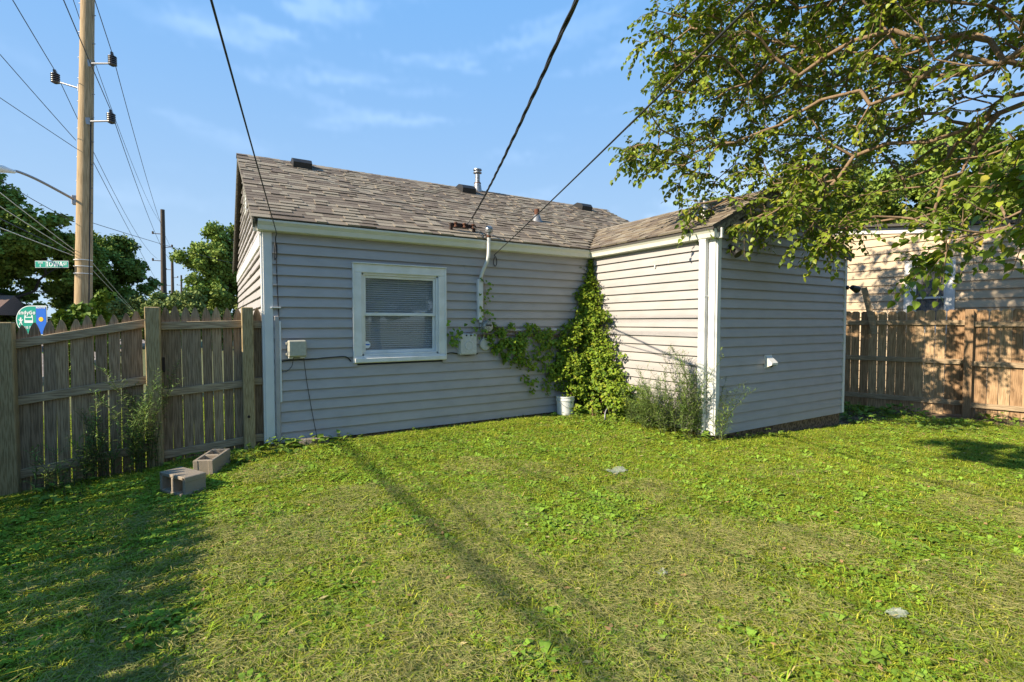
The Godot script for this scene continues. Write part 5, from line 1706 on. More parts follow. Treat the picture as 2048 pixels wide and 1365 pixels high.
func build_weeds() -> void:
	var wc := [Color(0.17, 0.25, 0.06), Color(0.21, 0.29, 0.07), Color(0.12, 0.195, 0.045)]
	for s in [[Vector3(5.33, 0, -4.38), Vector2(0.12, 0.16), 20, 0.75, 1.30, Vector3(-0.1, 0, 0.02), "tallest feathery weed clump against the wing's corner board"],
			[Vector3(5.28, 0, -4.78), Vector2(0.14, 0.22), 24, 0.45, 0.95, Vector3(-0.1, 0, 0.0), "feathery weed clump in the middle of the wing's side wall"],
			[Vector3(5.30, 0, -5.20), Vector2(0.15, 0.2), 20, 0.35, 0.75, Vector3(-0.1, 0, 0.0), "shorter feathery weed clump next to the climbing vine"],
			[Vector3(5.52, 0, -4.02), Vector2(0.05, 0.05), 5, 0.55, 0.95, Vector3(0.25, 0, 0.05), "thin weeds leaning round the corner before the dark gable wall"]]:
		var c: Vector3 = s[0]
		c.y = gh(c.x, c.z)
		var t := thing("feathery_weed", s[6], "weed", c, "feathery weeds along the wing")
		stalks(t, c, s[1], s[2], s[3], s[4], 0.115, 0.0085, wc, s[5])
	for s in [[Vector3(-0.66, 0, -6.46), 13, 0.8, 1.28, "tall leafy weed in front of the gate post"], [Vector3(-1.02, 0, -6.46), 10, 0.5, 0.95, "dark weed clump in the middle of the picket fence"], [Vector3(-1.35, 0, -6.42), 7, 0.3, 0.6, "short dark weed clump near the leftmost fence post"]]:
		var c: Vector3 = s[0]
		c.y = gh(c.x, c.z)
		var t := thing("fence_weed", s[4], "weed", c, "weeds along the picket fence")
		stalks(t, c, Vector2(0.14, 0.06), s[1], s[2], s[3], 0.10, 0.009, wc, Vector3(0.05, 0, 0.05))
	var bl := [Color(0.14, 0.22, 0.025), Color(0.18, 0.265, 0.03), Color(0.11, 0.18, 0.022)]
	var where := [[Vector3(0.28, 0, -6.22), 0.2, 46, 0.085, "broad-leaved weed patch at the foot of the knotted gate post"], [Vector3(0.60, 0, -6.30), 0.18, 44, 0.10, "tall broad-leaved weeds at the left corner board's foot"], [Vector3(0.98, 0, -6.26), 0.20, 40, 0.09, "broad-leaved weeds around the flat stone"], [Vector3(1.42, 0, -6.38), 0.16, 26, 0.08, "broad-leaved weeds below the window's left half"], [Vector3(5.25, 0, -4.25), 0.2, 46, 0.09, "bright broad-leaved weeds at the wing corner's foot"], [Vector3(5.95, 0, -4.02), 0.14, 22, 0.07, "small dark weed before the gable wall, nearest the corner"], [Vector3(6.55, 0, -4.0), 0.15, 26, 0.07, "small dark weed before the gable wall's middle"], [Vector3(4.75, 0, -6.2), 0.28, 60, 0.065, "low leafy weeds around the bucket's foot"], [Vector3(5.0, 0, -5.55), 0.3, 70, 0.06, "low leafy weeds in front of the climbing vine"], [Vector3(10.15, 0, -4.55), 0.40, 110, 0.10, "leafy seedlings in the shade before the board fence"], [Vector3(10.65, 0, -3.95), 0.28, 60, 0.10, "bright seedlings catching sun before the board fence"], [Vector3(9.35, 0, -4.1), 0.3, 60, 0.09, "low weeds beside the wing's far corner"], [Vector3(11.35, 0, -2.75), 0.4, 90, 0.09, "low weeds at the foot of the fence right of its post"], [Vector3(9.9, 0, -3.2), 0.5, 110, 0.08, "straggling weeds on the bare earth patch"], [Vector3(-0.3, 0, -6.42), 0.16, 26, 0.07, "dark leafy weeds under the gate"], [Vector3(-1.25, 0, -6.1), 0.25, 40, 0.09, "dark leafy weeds at the fence's left end"]]
	for w in where:
		var c: Vector3 = w[0]
		c.y = gh(c.x, c.z)
		var t := thing("broadleaf_weed", w[4], "weed", c, "broad-leaved weeds at the walls")
		broadleaf(t, c, w[1], w[2], w[3], bl)
	# runner of tiny weeds along the rear wall
	for i in 7:
		var c := Vector3(1.95 + i * 0.42 + rnd(-0.1, 0.1), 0, ZA + rnd(0.08, 0.16))
		c.y = gh(c.x, c.z)
		var nm: String = ["below the window's middle", "below the window's right edge", "under the grey meter box", "under the electric meter", "left below the trailing ivy", "right below the trailing ivy", "left of the bucket"][i]
		var t := thing("broadleaf_weed", "tiny dark weed at the wall's foot " + nm, "weed", c, "broad-leaved weeds at the walls")
		broadleaf(t, c, 0.10, 12, 0.05, bl)

func lawn_patch(sd: int, radius: float, tufts: int, hay: int, clover: int, rosettes := 0) -> ArrayMesh:   # a round piece of turf, blade by blade
	var r := RandomNumberGenerator.new()
	r.seed = sd
	var mb := MB.new()
	var spot := func() -> Vector3:
		var an := r.randf() * TAU
		var rr := radius * pow(r.randf(), 0.56)
		return Vector3(cos(an) * rr, 0, sin(an) * rr)
	for t in tufts:
		var c: Vector3 = spot.call()
		var tall := r.randf_range(0.7, 1.2) * (1.5 if r.randf() < 0.04 else 1.0)
		var clump := noise.get_noise_2d(c.x * 900.0 + sd * 31.0, c.z * 900.0)
		tall *= 1.0 + 0.55 * clump
		var yellow := clampf(0.42 - clump * 0.5 + r.randf_range(-0.45, 0.45), 0, 1)
		var tone := r.randf_range(0.62, 1.32)
		for i in 8:
			var an := r.randf() * TAU
			var rr := 0.03 * sqrt(r.randf())
			var o := c + Vector3(cos(an) * rr, -0.012, sin(an) * rr)
			var h := r.randf_range(0.032, 0.066) * tall
			var lean := r.randf_range(0.7, 2.5)
			var a2 := an + r.randf_range(-1.2, 1.2)
			var d := Vector3(cos(a2), 0, sin(a2))
			var sd2 := Vector3(-d.z, 0, d.x) * r.randf_range(0.0016, 0.0030)
			var m := o + Vector3.UP * h * 0.65 + d * h * lean * 0.3
			var tp := o + Vector3.UP * h * (1.0 - 0.28 * lean) + d * h * lean
			var g := Color(0.185, 0.272, 0.022).lerp(Color(0.375, 0.368, 0.046), clampf(yellow + r.randf_range(-0.3, 0.3), 0, 1))
			if r.randf() < 0.06:
				g = Color(0.30, 0.25, 0.09)
			var k := r.randf_range(0.85, 1.15) * tone
			mb.col = Color(g.r * k, g.g * k, g.b * k)
			mb.tri(o - sd2, o + sd2, m + sd2)
			mb.tri(o - sd2, m + sd2, m - sd2)
			mb.tri(m - sd2, m + sd2, tp)
	for t in clover:
		var c: Vector3 = spot.call() + Vector3.UP * r.randf_range(0.018, 0.042)
		var s := r.randf_range(0.008, 0.017)
		var a0 := r.randf() * TAU
		var k := r.randf_range(0.75, 1.25)
		mb.col = Color(0.170 * k, 0.275 * k, 0.026 * k)
		var tilt := Basis(Vector3(r.randf_range(-1, 1), 0, r.randf_range(-1, 1)).normalized(), r.randf_range(0.0, 0.6))
		for j in 3:
			var an := a0 + TAU * j / 3
			var d := Vector3(cos(an), 0.15, sin(an)) * s
			var w := Vector3(-d.z, 0, d.x) * 0.6
			mb.tri(c, c + tilt * (d * 1.05), c + tilt * (d * 0.65 + w))
			mb.tri(c, c + tilt * (d * 0.65 - w), c + tilt * (d * 1.05))
	for t in rosettes:   # plantain and dandelion rosettes
		var c: Vector3 = spot.call()
		var nl := 5 + r.randi() % 5
		var a0 := r.randf() * TAU
		var k := r.randf_range(0.75, 1.2)
		var ln := r.randf_range(0.025, 0.06)
		for j in nl:
			var an := a0 + TAU * j / nl + r.randf_range(-0.3, 0.3)
			var d := Vector3(cos(an), r.randf_range(0.25, 0.8), sin(an)) * ln
			var w := Vector3(-sin(an), 0, cos(an)) * ln * r.randf_range(0.2, 0.34)
			var o := c + Vector3.UP * 0.012
			var kk := k * r.randf_range(0.85, 1.15)
			mb.col = Color(0.165 * kk, 0.27 * kk, 0.035 * kk)
			var tip := o + d * 1.5 - Vector3.UP * d.y * 0.7
			mb.tri(o, o + d - w, o + d + w)
			mb.tri(o + d - w, tip, o + d + w)
	for t in int(tufts * 0.012):   # fallen brown leaves
		var c: Vector3 = spot.call() + Vector3.UP * r.randf_range(0.03, 0.05)
		var an := r.randf() * TAU
		var d := Vector3(cos(an), r.randf_range(-0.3, 0.3), sin(an)) * r.randf_range(0.012, 0.028)
		var w := Vector3(-sin(an), r.randf_range(-0.4, 0.4), cos(an)) * 0.010
		mb.col = Color(0.36, 0.22, 0.10) if r.randf() < 0.6 else Color(0.42, 0.36, 0.16)
		mb.tri(c - d, c + w, c + d)
		mb.tri(c - d, c + d, c - w)
	for t in hay:
		var c: Vector3 = spot.call()
		var swirl := r.randf() * TAU
		var tone := r.randf()
		for i in 7:
			var o := c + Vector3(r.randf_range(-0.04, 0.04), r.randf_range(0.022, 0.056), r.randf_range(-0.04, 0.04))
			var an := swirl + r.randf_range(-0.9, 0.9)
			var d := Vector3(cos(an), r.randf_range(-0.3, 0.3), sin(an)) * r.randf_range(0.010, 0.036)
			var w := Vector3(-sin(an), 0.5, cos(an)) * r.randf_range(0.0006, 0.0011)
			var bend := d.cross(Vector3.UP) * r.randf_range(-0.25, 0.25)
			var g := Color(0.225, 0.24, 0.07).lerp(Color(0.34, 0.30, 0.12), clampf(tone + r.randf_range(-0.4, 0.4), 0, 1))
			if r.randf() < 0.25:
				g = Color(0.13, 0.155, 0.05)
			mb.col = g
			mb.tri(o - d - w, o + bend + w, o - d + w)
			mb.tri(o - d - w, o + bend - w, o + bend + w)
			mb.tri(o + bend - w, o + d, o + bend + w)
	return mb.mesh()

func build_lawn() -> void:
	var kinds := []     # plain, some clippings, many clippings, clover, sparse
	for k in [[330, 20, 150, 5], [300, 190, 80, 4], [270, 370, 50, 2], [260, 20, 380, 16], [70, 6, 60, 6]]:
		var row := []
		for j in 4:
			row.append(lawn_patch(700 + kinds.size() * 10 + j, 0.34, k[0], k[1], k[2], k[3]))
		kinds.append(row)
	var xf := {}
	var cl := {}
	var n2 := FastNoiseLite.new()
	n2.seed = 8
	n2.frequency = 1.0
	n2.fractal_octaves = 3
	var step := 0.36
	var z := 2.6
	while z > ZA:
		var x := -2.5
		while x < 12.0:
			var p := Vector3(x + rnd(-0.12, 0.12), 0, z + rnd(-0.12, 0.12))
			x += step
			var d := p.x * 0.516 - p.z * 0.857
			var lat := p.x * 0.857 + p.z * 0.516
			if d < 0.9 or absf(lat) > d * 1.12 + 0.5:
				continue
			if p.z < ZA + 0.30 or (p.x > X1 - 0.22 and p.x < X2 + 0.3 and p.z < ZF + 0.30):
				continue
			if p.x > 11.5 + (p.z + 3.37) * 0.3314 - 0.25:
				continue
			var patch := n2.get_noise_2d(p.x * 0.8, p.z * 0.8)
			var fine := n2.get_noise_2d(p.x * 2.6 + 40.0, p.z * 2.6)
			var hay := smoothstep(5.4, 3.4, d) * clampf(0.80 + patch * 1.2 + fine * 0.7 - 0.16 * maxf(0.0, p.x - 2.0), 0.0, 1.0) * smoothstep(-1.6, 0.2, p.x)
			var kind := 0
			if rng.randf() < hay:
				kind = 2 if rng.randf() < hay * 0.8 else 1
			elif n2.get_noise_2d(p.x * 1.3 - 20.0, p.z * 1.3) + (0.3 if p.x < 0.2 else 0.0) + (0.2 if p.z < -5.2 else 0.0) > 0.16:
				kind = 3
			var dm := dirt_mask(p.x, p.z) if p.x > 5.0 else 0.0
			if rng.randf() < dm * 1.15:
				if rng.randf() < 0.72:
					continue
				kind = 4
			var key := kind * 4 + rng.randi() % 4
			if not xf.has(key):
				xf[key] = []
				cl[key] = []
			var s := rnd(0.92, 1.08)
			xf[key].append(Transform3D(Basis(Vector3.UP, rnd(0, TAU)).scaled(Vector3(s, rnd(0.85, 1.1) * (1.0 + 0.2 * fine), s)), Vector3(p.x, gh(p.x, p.z), p.z)))
			var tone := 1.0 + 0.16 * patch + 0.12 * fine
			cl[key].append(Color(tone * (1.0 + 0.10 * fine), tone, tone))
		z -= step
	var total := 0
	var names := [["lawn_grass", "mown yellow-green grass across the back yard", "grass"], ["strewn_grass", "grass with thinly strewn dry clippings", "grass"], ["grass_clippings", "dry grey-green clippings lying thick on the near lawn", "clippings"], ["clover_grass", "grass patches full of small round clover leaves", "clover"], ["sparse_grass", "sparse grass on the bare earth by the board fence", "grass"]]
	for key in xf:
		var nm: Array = names[key / 4]
		total += xf[key].size()
		tag(many(nm[0], kinds[key / 4][key % 4], M.grass, self, xf[key], cl[key]), nm[1], nm[2], nm[0].replace("_", " ") + " of the yard", "stuff")
	print("lawn patches ", total)
	# small tufts fill the strips along walls and fences
	var tuft := lawn_patch(990, 0.09, 22, 0, 18)
	var xo := []
	var co := []
	for k in 1500:
		var p := Vector3(rnd(-2.4, 11.9), 0, 0)
		var u := rng.randf()
		if u < 0.42:
			p = Vector3(rnd(X0, X1 - 0.1), 0, ZA + 0.13 + 0.28 * rng.randf())
		elif u < 0.56:
			p = Vector3(X1 - 0.04 - 0.3 * rng.randf(), 0, rnd(ZA, ZF))
		elif u < 0.74:
			p = Vector3(rnd(X1 - 0.2, X2), 0, ZF + 0.12 + 0.3 * rng.randf())
		else:
			p = Vector3(rnd(-2.4, 0.5), 0, ZA + 0.02 + 0.35 * rng.randf())
		xo.append(Transform3D(Basis(Vector3.UP, rnd(0, TAU)).scaled(Vector3.ONE * rnd(0.8, 1.2)), Vector3(p.x, gh(p.x, p.z), p.z)))
		co.append(Color(1, 1, 1))
	tag(many("edge_grass", tuft, M.grass, self, xo, co), "uncut grass tufts along walls and fence feet", "grass", "", "stuff")
	# longer sunlit grass outside the picket fence, seen through its gaps
	xo = []
	co = []
	for k in 420:
		var p := Vector3(rnd(-3.4, 0.3), 0, rnd(-11.5, ZA - 0.5))
		xo.append(Transform3D(Basis(Vector3.UP, rnd(0, TAU)).scaled(Vector3(1.0, 1.5, 1.0)), Vector3(p.x, gh(p.x, p.z), p.z)))
		co.append(Color(1.0, 1.05, 0.9))
	tag(many("verge_grass", kinds[0][0], M.grass, self, xo, co), "longer sunlit grass beyond the picket fence", "grass", "", "stuff")


# ---------------------------------------------------------------- street
func insulator(mb: MB, base: Vector3, dir: Vector3, up: Vector3, n := 5, r := 0.085) -> void:
	var u := up.normalized()
	var x := u.cross(Vector3.FORWARD).normalized()
	var bs := Basis(x, u, x.cross(u))
	var prof := [Vector2(0.03, 0.0)]
	for k in n:
		var y := 0.03 + k * 0.042
		prof.append(Vector2(r, y)); prof.append(Vector2(r * 0.96, y + 0.014)); prof.append(Vector2(r * 0.45, y + 0.026)); prof.append(Vector2(r * 0.45, y + 0.036))
	prof.append(Vector2(0.03, 0.03 + n * 0.042)); prof.append(Vector2(0.0, 0.05 + n * 0.042))
	mb.lathe(prof, 10, base + dir, bs)

func build_street() -> void:
	# the big pole
	var pb := Vector3(-2.545, gh(-2.545, -14.40), -14.40)
	var pt := Vector3(-2.16, 11.0, -14.58)
	var pole := thing("utility_pole", "thick tan wooden utility pole behind the picket fence", "utility pole", pb, "utility poles along the street")
	var mb := MB.new()
	var pts := []
	var rd := []
	for k in 12:
		var f := k / 11.0
		pts.append((pb - Vector3(0, 0.3, 0)).lerp(pt, f))
		rd.append(lerpf(0.172, 0.112, f))
	mb.tube(pts, rd, 20)
	part("shaft", mb.mesh(), M.pole, pole)
	var arms := [[Vector3(-2.40, 6.68, -14.5), Vector3(-2.88, 6.86, -14.82)], [Vector3(-2.24, 7.24, -14.44), Vector3(-1.79, 7.25, -14.19)], [Vector3(-2.28, 5.96, -14.41), Vector3(-1.84, 5.98, -14.17)], [Vector3(-2.2, 8.75, -14.55), Vector3(-2.62, 8.84, -14.82)]]
	for a in arms:
		mb = MB.new()
		mb.tube([a[0], a[1]], [0.022, 0.018], 8)
		mb.bbox(a[0], Vector3(0.09, 0.16, 0.09), 0.01)
		part("bracket_arm", mb.mesh(), M.steel, pole)
		mb = MB.new()
		insulator(mb, a[1] - Vector3(0, 0.06, 0), Vector3.ZERO, Vector3.UP)
		mb.box(a[1] + Vector3(0, 0.20, 0), Vector3(0.05, 0.05, 0.14))
		part("insulator", mb.mesh(), M.porcelain, pole)
	for y in [2.60, 2.76, 2.90]:
		mb = MB.new()
		var c := pb.lerp(pt, y / 11.0)
		mb.lathe([Vector2(0.163, -0.008), Vector2(0.168, -0.006), Vector2(0.168, 0.006), Vector2(0.163, 0.008)], 20, Vector3(c.x, y, c.z))
		part("strap", mb.mesh(), M.sign_white, pole)
	for k in 26:
		var y := 4.0 + k * 0.27 + rnd(-0.08, 0.08)
		var c := pb.lerp(pt, y / 11.0)
		var sd := 1.0 if k % 2 == 0 else -1.0
		mb = MB.new()
		mb.tube([c + Vector3(0.857, 0, 0.516) * 0.1 * sd + Vector3(0, 0, 0), c + Vector3(0.857, 0, 0.516) * 0.19 * sd], [0.01, 0.01], 5)
		part("bolt", mb.mesh(), M.steel, pole)
	mb = MB.new()
	var gp := []
	for k in 8:
		var f := k / 7.0
		gp.append(pb.lerp(pt, f * 0.55) + Vector3(0.857, 0, 0.516) * lerpf(0.172, 0.142, f) + Vector3(-0.2, 0, 0.3).normalized() * 0.03)
	mb.tube(gp, fill(8, 0.012), 6)
	part("ground_wire", mb.mesh(), M.cable, pole)
	# street-name sign strapped to the pole
	var r := Vector3(0.857, 0, 0.516)      # along the sign, as read
	var nf := Vector3(-0.516, 0, 0.857)    # towards the reader
	var sb := Basis(r, Vector3.UP, nf)
	var sc := Vector3(-2.985, 2.785, -14.52)
	var sign := thing("street_name_sign", "green street-name sign reading IOWA ST on the big pole", "street sign", sc)
	mb = MB.new()
	mb.bbox(sc, Vector3(0.73, 0.148, 0.006), 0.002, sb)
	part("border", mb.mesh(), M.sign_white, sign)
	mb = MB.new()
	mb.box(sc + nf * 0.004, Vector3(0.712, 0.128, 0.004), sb)
	part("plate", mb.mesh(), M.sign_green, sign)
	for tx in [["IOWA", 0.098, Vector3(0.065, 0.0, 0)], ["ST", 0.056, Vector3(0.295, 0.006, 0)], ["S", 0.046, Vector3(-0.245, -0.032, 0)], ["1728", 0.036, Vector3(-0.245, 0.034, 0)]]:
		part("lettering", text(tx[0], tx[1], 0.003, true), M.sign_white, sign, Transform3D(sb, sc + nf * 0.0075 + sb * tx[2]))
	mb = MB.new()
	mb.box(sc + nf * 0.0065 + r * -0.135, Vector3(0.004, 0.124, 0.002), sb)
	part("divider", mb.mesh(), M.sign_white, sign)
	# street lamp arm
	var la := Vector3(-2.55, 4.22, -14.5)
	var lamp := thing("street_lamp", "grey cobra-head street lamp on a long curved arm", "street lamp", la)
	mb = MB.new()
	var ap := curve([la, Vector3(-2.78, 4.33, -14.15), Vector3(-3.02, 4.43, -13.75), Vector3(-3.2, 4.47, -13.45), Vector3(-3.27, 4.45, -13.33)], 5)
	mb.tube(ap, fill(ap.size(), 0.026), 10)
	part("arm", mb.mesh(), M.steel, lamp)
	mb = MB.new()
	var hd := Vector3(-0.62, -0.04, 0.78).normalized()
	var hx := hd.cross(Vector3.UP).normalized()
	mb.lathe([Vector2(0.0, -0.08), Vector2(0.035, -0.06), Vector2(0.05, 0.05), Vector2(0.075, 0.15), Vector2(0.075, 0.25), Vector2(0.045, 0.32), Vector2(0.0, 0.34)], 14, Vector3(-3.28, 4.44, -13.3), Basis(hx, hd, hx.cross(hd)))
	part("head", mb.mesh(), M.sign_white, lamp)
	mb = MB.new()
	mb.bbox(la, Vector3(0.12, 0.2, 0.12), 0.01)
	part("mount", mb.mesh(), M.steel, lamp)
	# bus stop sign
	var bc := Vector3(-2.73, 1.60, -11.85)
	var bus := thing("bus_stop_sign", "green and blue bus stop sign peeking over the picket fence", "bus sign", Vector3(bc.x, gh(bc.x, bc.z), bc.z))
	var bx := Transform3D(sb, bc)
	var outline := func(g: float) -> PackedVector2Array:
		var p := PackedVector2Array()
		p.append(Vector2(0.275 - g, 0.20 - g)); p.append(Vector2(0.265 - g, 0.215 - g))
		p.append(Vector2(0.0, 0.215 - g))
		for k in 13:
			var an := PI / 2 + (PI / 2 + 0.6) * k / 12
			p.append(Vector2(-0.02 + cos(an) * (0.25 - g), -0.035 + sin(an) * (0.25 - g)))
		p.append(Vector2(-0.05, -0.30 + g)); p.append(Vector2(0.275 - g, -0.30 + g))
		return p
	mb = MB.new()
	mb.prism(outline.call(0.0), 0.006, bx)
	part("border", mb.mesh(), M.sign_white, bus)
	mb = MB.new()
	mb.prism(outline.call(0.013), 0.004, bx.translated_local(Vector3(0, 0, 0.003)))
	part("plate", mb.mesh(), M.sign_green, bus)
	mb = MB.new()
	mb.box(bc + nf * 0.006 + r * 0.175 + Vector3.DOWN * 0.045, Vector3(0.175, 0.48, 0.004), sb)
	part("route_panel", mb.mesh(), M.sign_blue, bus)
	part("lettering", text("IndyGo", 0.062, 0.003, true), M.sign_white, bus, bx.translated_local(Vector3(-0.07, 0.09, 0.0075)))
	part("lettering", text("ROUTES", 0.032, 0.003, true), M.sign_white, bus, bx.translated_local(Vector3(0.175, 0.18, 0.0095)))
	part("lettering", text("BUS STOP", 0.04, 0.003, true), M.sign_white, bus, bx.translated_local(Vector3(-0.03, -0.17, 0.0075)))
	mb = MB.new()
	mb.tube([bc + nf * 0.008 + r * 0.175 - Vector3(0, 0.025, 0), bc + nf * 0.011 + r * 0.175 - Vector3(0, 0.025, 0)], [0.04, 0.04], 18)
	part("route_dot", mb.mesh(), M.sign_yellow, bus)
	# bus and walker pictograms, flat on the plate
	mb = MB.new()
	for b in [[-0.045, -0.035, 0.15, 0.105]]:
		mb.box(bc + nf * 0.0065 + r * b[0] + Vector3.UP * b[1], Vector3(b[2], b[3], 0.002), sb)
	for b in [[-0.105, 0.032], [0.015, 0.032]]:
		mb.box(bc + nf * 0.0065 + r * b[0] + Vector3.UP * b[1], Vector3(0.026, 0.026, 0.002), sb)
	mb.tube([bc + nf * 0.0055 + r * -0.185 + Vector3.UP * -0.005, bc + nf * 0.0075 + r * -0.185 + Vector3.UP * -0.005], [0.014, 0.014], 10)
	for b in [[-0.185, -0.045, 0.03, 0.055, 0.1], [-0.20, -0.095, 0.014, 0.06, -0.4], [-0.172, -0.095, 0.014, 0.06, 0.35], [-0.205, -0.045, 0.012, 0.05, 0.7], [-0.163, -0.045, 0.012, 0.05, -0.7]]:
		mb.box(bc + nf * 0.0065 + r * b[0] + Vector3.UP * b[1], Vector3(b[2], b[3], 0.002), sb * Basis(Vector3.BACK, b[4]))
	part("pictogram", mb.mesh(), M.sign_white, bus)
	mb = MB.new()
	mb.box(bc + nf * 0.0085 + r * -0.045 + Vector3.UP * -0.02, Vector3(0.12, 0.045, 0.002), sb)
	part("pictogram_window", mb.mesh(), M.sign_green, bus)
	mb = MB.new()
	mb.tube([Vector3(bc.x, -0.3, bc.z) - nf * 0.03, Vector3(bc.x, 1.80, bc.z) - nf * 0.03], [0.022, 0.022], 8)
	part("post", mb.mesh(), M.steel, bus)
	# far poles
	var prev := pb
	var far := [[Vector3(-3.45, 0, -50.0), 10.9, "second utility pole of the row, tallest of the far dark poles"], [Vector3(-4.75, 0, -83.6), 10.9, "third utility pole of the row, behind the tallest far pole"], [Vector3(-5.25, 0, -118.0), 10.9, "fourth utility pole of the row, small and dark"], [Vector3(-5.9, 0, -152.0), 10.9, "fifth utility pole of the row, tiny above the shrubs"]]
	for f in far:
		var o: Vector3 = f[0]
		o.y = gh(o.x, o.z)
		var t := thing("utility_pole", f[2], "utility pole", o, "utility poles along the street")
		mb = MB.new()
		mb.tube([o - Vector3(0, 0.3, 0), o + Vector3(0.05, 5, 0), o + Vector3(0.1, f[1], 0)], [0.24, 0.2, 0.15], 10)
		part("shaft", mb.mesh(), M.farpole, t)
		for a in [[8.9, -0.8], [7.8, 0.75], [6.7, -0.85], [4.0, 0.9], [4.3, -1.2], [2.9, 0.95]]:
			mb = MB.new()
			var c := o + Vector3(0.06, a[0], 0)
			mb.tube([c, c + r * a[1] + Vector3(0, 0.06, 0)], [0.035, 0.03], 6)
			mb.lathe([Vector2(0.0, 0.0), Vector2(0.07, 0.02), Vector2(0.07, 0.22), Vector2(0.0, 0.25)], 8, c + r * a[1])
			part("bracket_arm", mb.mesh(), M.farpole, t)
	# conductors: from the pole behind the viewer, over each bracket, on to the next poles
	var back := Vector3(1.0, 0.6, 36.0)
	var fwd2 := Vector3(-0.95, 0.2, -35.6)
	var names := ["left bracket", "upper right bracket", "lower right bracket", "topmost left bracket"]
	for k in arms.size():
		var a: Vector3 = arms[k][1] + Vector3(0, 0.22, 0)
		line("power_line", hang(a + back, a, 0.5, 30), 0.008, M.wire, "power line from overhead down to the pole's " + names[k], "power line", "power lines along the street", 5)
		line("power_line", hang(a, a + fwd2 + Vector3(0, (k - 1.5) * 0.35, 0), 0.7, 30), 0.008, M.wire, "power line from the pole's " + names[k] + " to the far poles", "power line", "power lines along the street", 5)
	# lower lines to the left of the pole, across the street
	var lines := [[Vector3(-2.5, 5.35, -14.5), Vector3(-9.2, 9.3, -6.5), "thin dashed line rising left from a small clamp on the pole"], [Vector3(-2.52, 5.55, -14.55), Vector3(-6.2, 10.5, -8.0), "thin line rising steeply left from the pole's middle"], [Vector3(-2.6, 3.75, -14.55), Vector3(-4.9, 5.45, -12.6), "black lead running from the pole up to the lamp arm"],
		[Vector3(-2.62, 3.0, -14.5), Vector3(-2.45, 2.78, 8.0), "lowest pale telephone line crossing the trees left of the pole"], [Vector3(-8.3, 6.36, -70.0), Vector3(-8.1, 6.32, 26.0), "thick telephone cable along the far side of the street"], [Vector3(-2.6, 3.05, -14.5), Vector3(-2.9, 4.4, 8.0), "middle pale telephone line slanting through the trees"], [Vector3(-2.6, 3.12, -14.5), Vector3(-2.9, 5.2, 8.0), "upper pale telephone line slanting through the trees"],
		[Vector3(-2.45, 3.1, -14.5), Vector3(-4.6, 1.2, -52.0), "pale telephone line falling away right of the pole"], [Vector3(-2.45, 2.9, -14.5), Vector3(-4.4, 1.0, -52.0), "second pale telephone line falling away right of the pole"], [Vector3(-2.4, 3.78, -14.4), Vector3(2.6, 5.0, -36.0), "dashed line from the pole to the light green tree"], [Vector3(-2.3, 5.3, -14.5), Vector3(-3.4, 3.9, -50.0), "faint line from the pole down to the second pole"]]
	for l in lines:
		var pale: bool = l[2].contains("pale")
		line("street_line", hang(l[0], l[1], 0.12, 20), (0.027 if l[2].begins_with("thick") else 0.007), M.wire if not pale else M.greybox, l[2], "telephone line", "thin lines around the big pole", 5)
	# brown-roofed house across the street
	var hh := thing("brown_house", "house with a brown roof behind the bus stop sign", "house", Vector3(-14.0, 0, -36.0))
	mb = MB.new()
	mb.box(Vector3(-14.0, 1.0, -39.5), Vector3(7.0, 2.2, 6.0))
	part("wall", mb.mesh(), M.farwall, hh)
	mb = MB.new()
	var rp := [Vector3(-18, 1.9, -35.9), Vector3(-9.8, 1.9, -35.9), Vector3(-9.8, 3.05, -39.5), Vector3(-18, 3.05, -39.5), Vector3(-18, 1.9, -43.1), Vector3(-9.8, 1.9, -43.1)]
	mb.q(rp[0], rp[1], rp[2], rp[3])
	mb.q(rp[3], rp[2], rp[5], rp[4])
	mb.tri(rp[1], rp[5], rp[2])
	mb.tri(rp[0], rp[3], rp[4])
	mb.q(rp[0], rp[4], rp[5], rp[1])
	part("roof", mb.mesh(), M.brownroof, hh)

func text(s: String, size: float, depth: float, bold: bool) -> Mesh:
	var t := TextMesh.new()
	var f := SystemFont.new()
	f.font_names = PackedStringArray(["Droid Sans"])
	f.font_weight = 700 if bold else 400
	t.font = f
	t.text = s
	t.font_size = 64
	t.pixel_size = size / 46.0
	t.depth = depth
	t.horizontal_alignment = HORIZONTAL_ALIGNMENT_CENTER
	t.vertical_alignment = VERTICAL_ALIGNMENT_CENTER
	return t

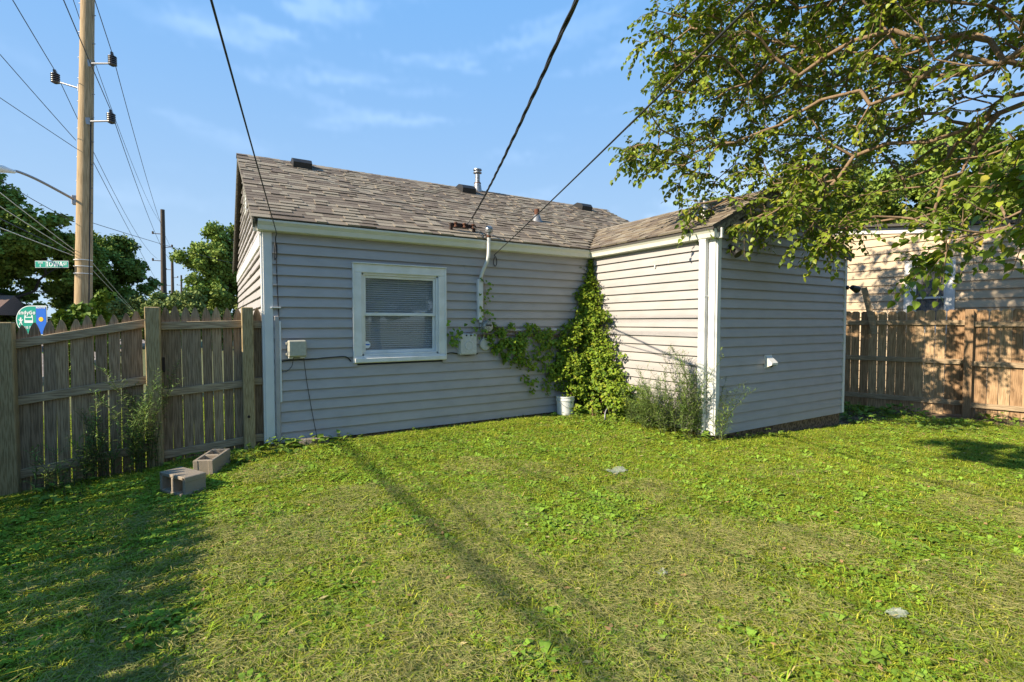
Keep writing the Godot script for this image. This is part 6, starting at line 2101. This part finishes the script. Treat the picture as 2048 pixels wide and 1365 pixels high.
func build_neighbour() -> void:
	var n := thing("tan_house", "tan clapboard house with a white-framed window beyond the board fence", "house", Vector3(14.5, gh(14.5, -4.5), -4.5))
	var x := 14.2
	var mb := MB.new()
	var top := func(z: float) -> float: return 3.51 - (z + 4.3) * 0.128
	mb.prism(PackedVector2Array([Vector2(-2.5, -0.5), Vector2(11.0, -0.5), Vector2(11.0, top.call(-11.0)), Vector2(-2.5, top.call(2.5))]), 6.0, Transform3D(Basis(Vector3.FORWARD, Vector3.UP, Vector3.RIGHT), Vector3(x + 3.16, 0, 0)))
	var w := part("wall", mb.mesh(), M.core, n)
	var bd := []
	for k in 4:
		bd.append(board_mesh(0.195, 70 + k))
	siding(w, Vector3(x, -0.3, -9.0), Vector3.BACK, Vector3.LEFT, func(y: float, e: float) -> Array:
		var yy := y - 0.3
		var zmax: float = 9.0
		# boards end at the sloping eave
		var lim: float = -4.3 - (yy - 3.5) / 0.128
		zmax = minf(9.0, lim + 9.0)
		if zmax < 0.2:
			return []
		if yy + e > 1.3 and yy < 2.85:
			return [[0.0, 9.0 - 5.31], [9.0 - 4.47, zmax]] if zmax > 4.6 else [[0.0, minf(zmax, 3.69)]]
		return [[0.0, zmax]], 23, 0.195, bd, M.tan)
	window(w, Vector3(x, 1.25, -5.36), Vector3.BACK, Vector3.LEFT, 0.945, 1.70, 0.15, false)
	mb = MB.new()
	var a := Vector3(x - 0.03, top.call(-11.0) + 0.06, -11.0)
	var b := Vector3(x - 0.03, top.call(2.5) + 0.06, 2.5)
	var t := (b - a).normalized()
	mb.bbox((a + b) / 2, Vector3((b - a).length(), 0.15, 0.04), 0.005, Basis(t, Vector3.LEFT.cross(t), Vector3.LEFT))
	part("fascia", mb.mesh(), M.trim, n)
	mb = MB.new()
	a += Vector3(3.0, 0.12, 0)
	b += Vector3(3.0, 0.12, 0)
	mb.box((a + b) / 2, Vector3((b - a).length(), 0.06, 6.3), Basis(t, Vector3.LEFT.cross(t), Vector3.LEFT))
	part("roof", mb.mesh(), M.deck, n)


func _ready() -> void:
	rng.seed = 20240607
	noise.seed = 3
	noise.frequency = 0.01
	noise.fractal_octaves = 3
	stage()
	materials()
	build_ground()
	build_house()
	build_neighbour()
	build_left_fence()
	build_right_fence()
	build_street()
	build_fittings()
	build_blocks()
	build_far_trees()
	build_mulberry()
	build_mirrored_trees()
	build_overhead_tree()
	build_vine()
	build_weeds()
	build_lawn()
	print("built in ", Time.get_ticks_msec(), " ms")
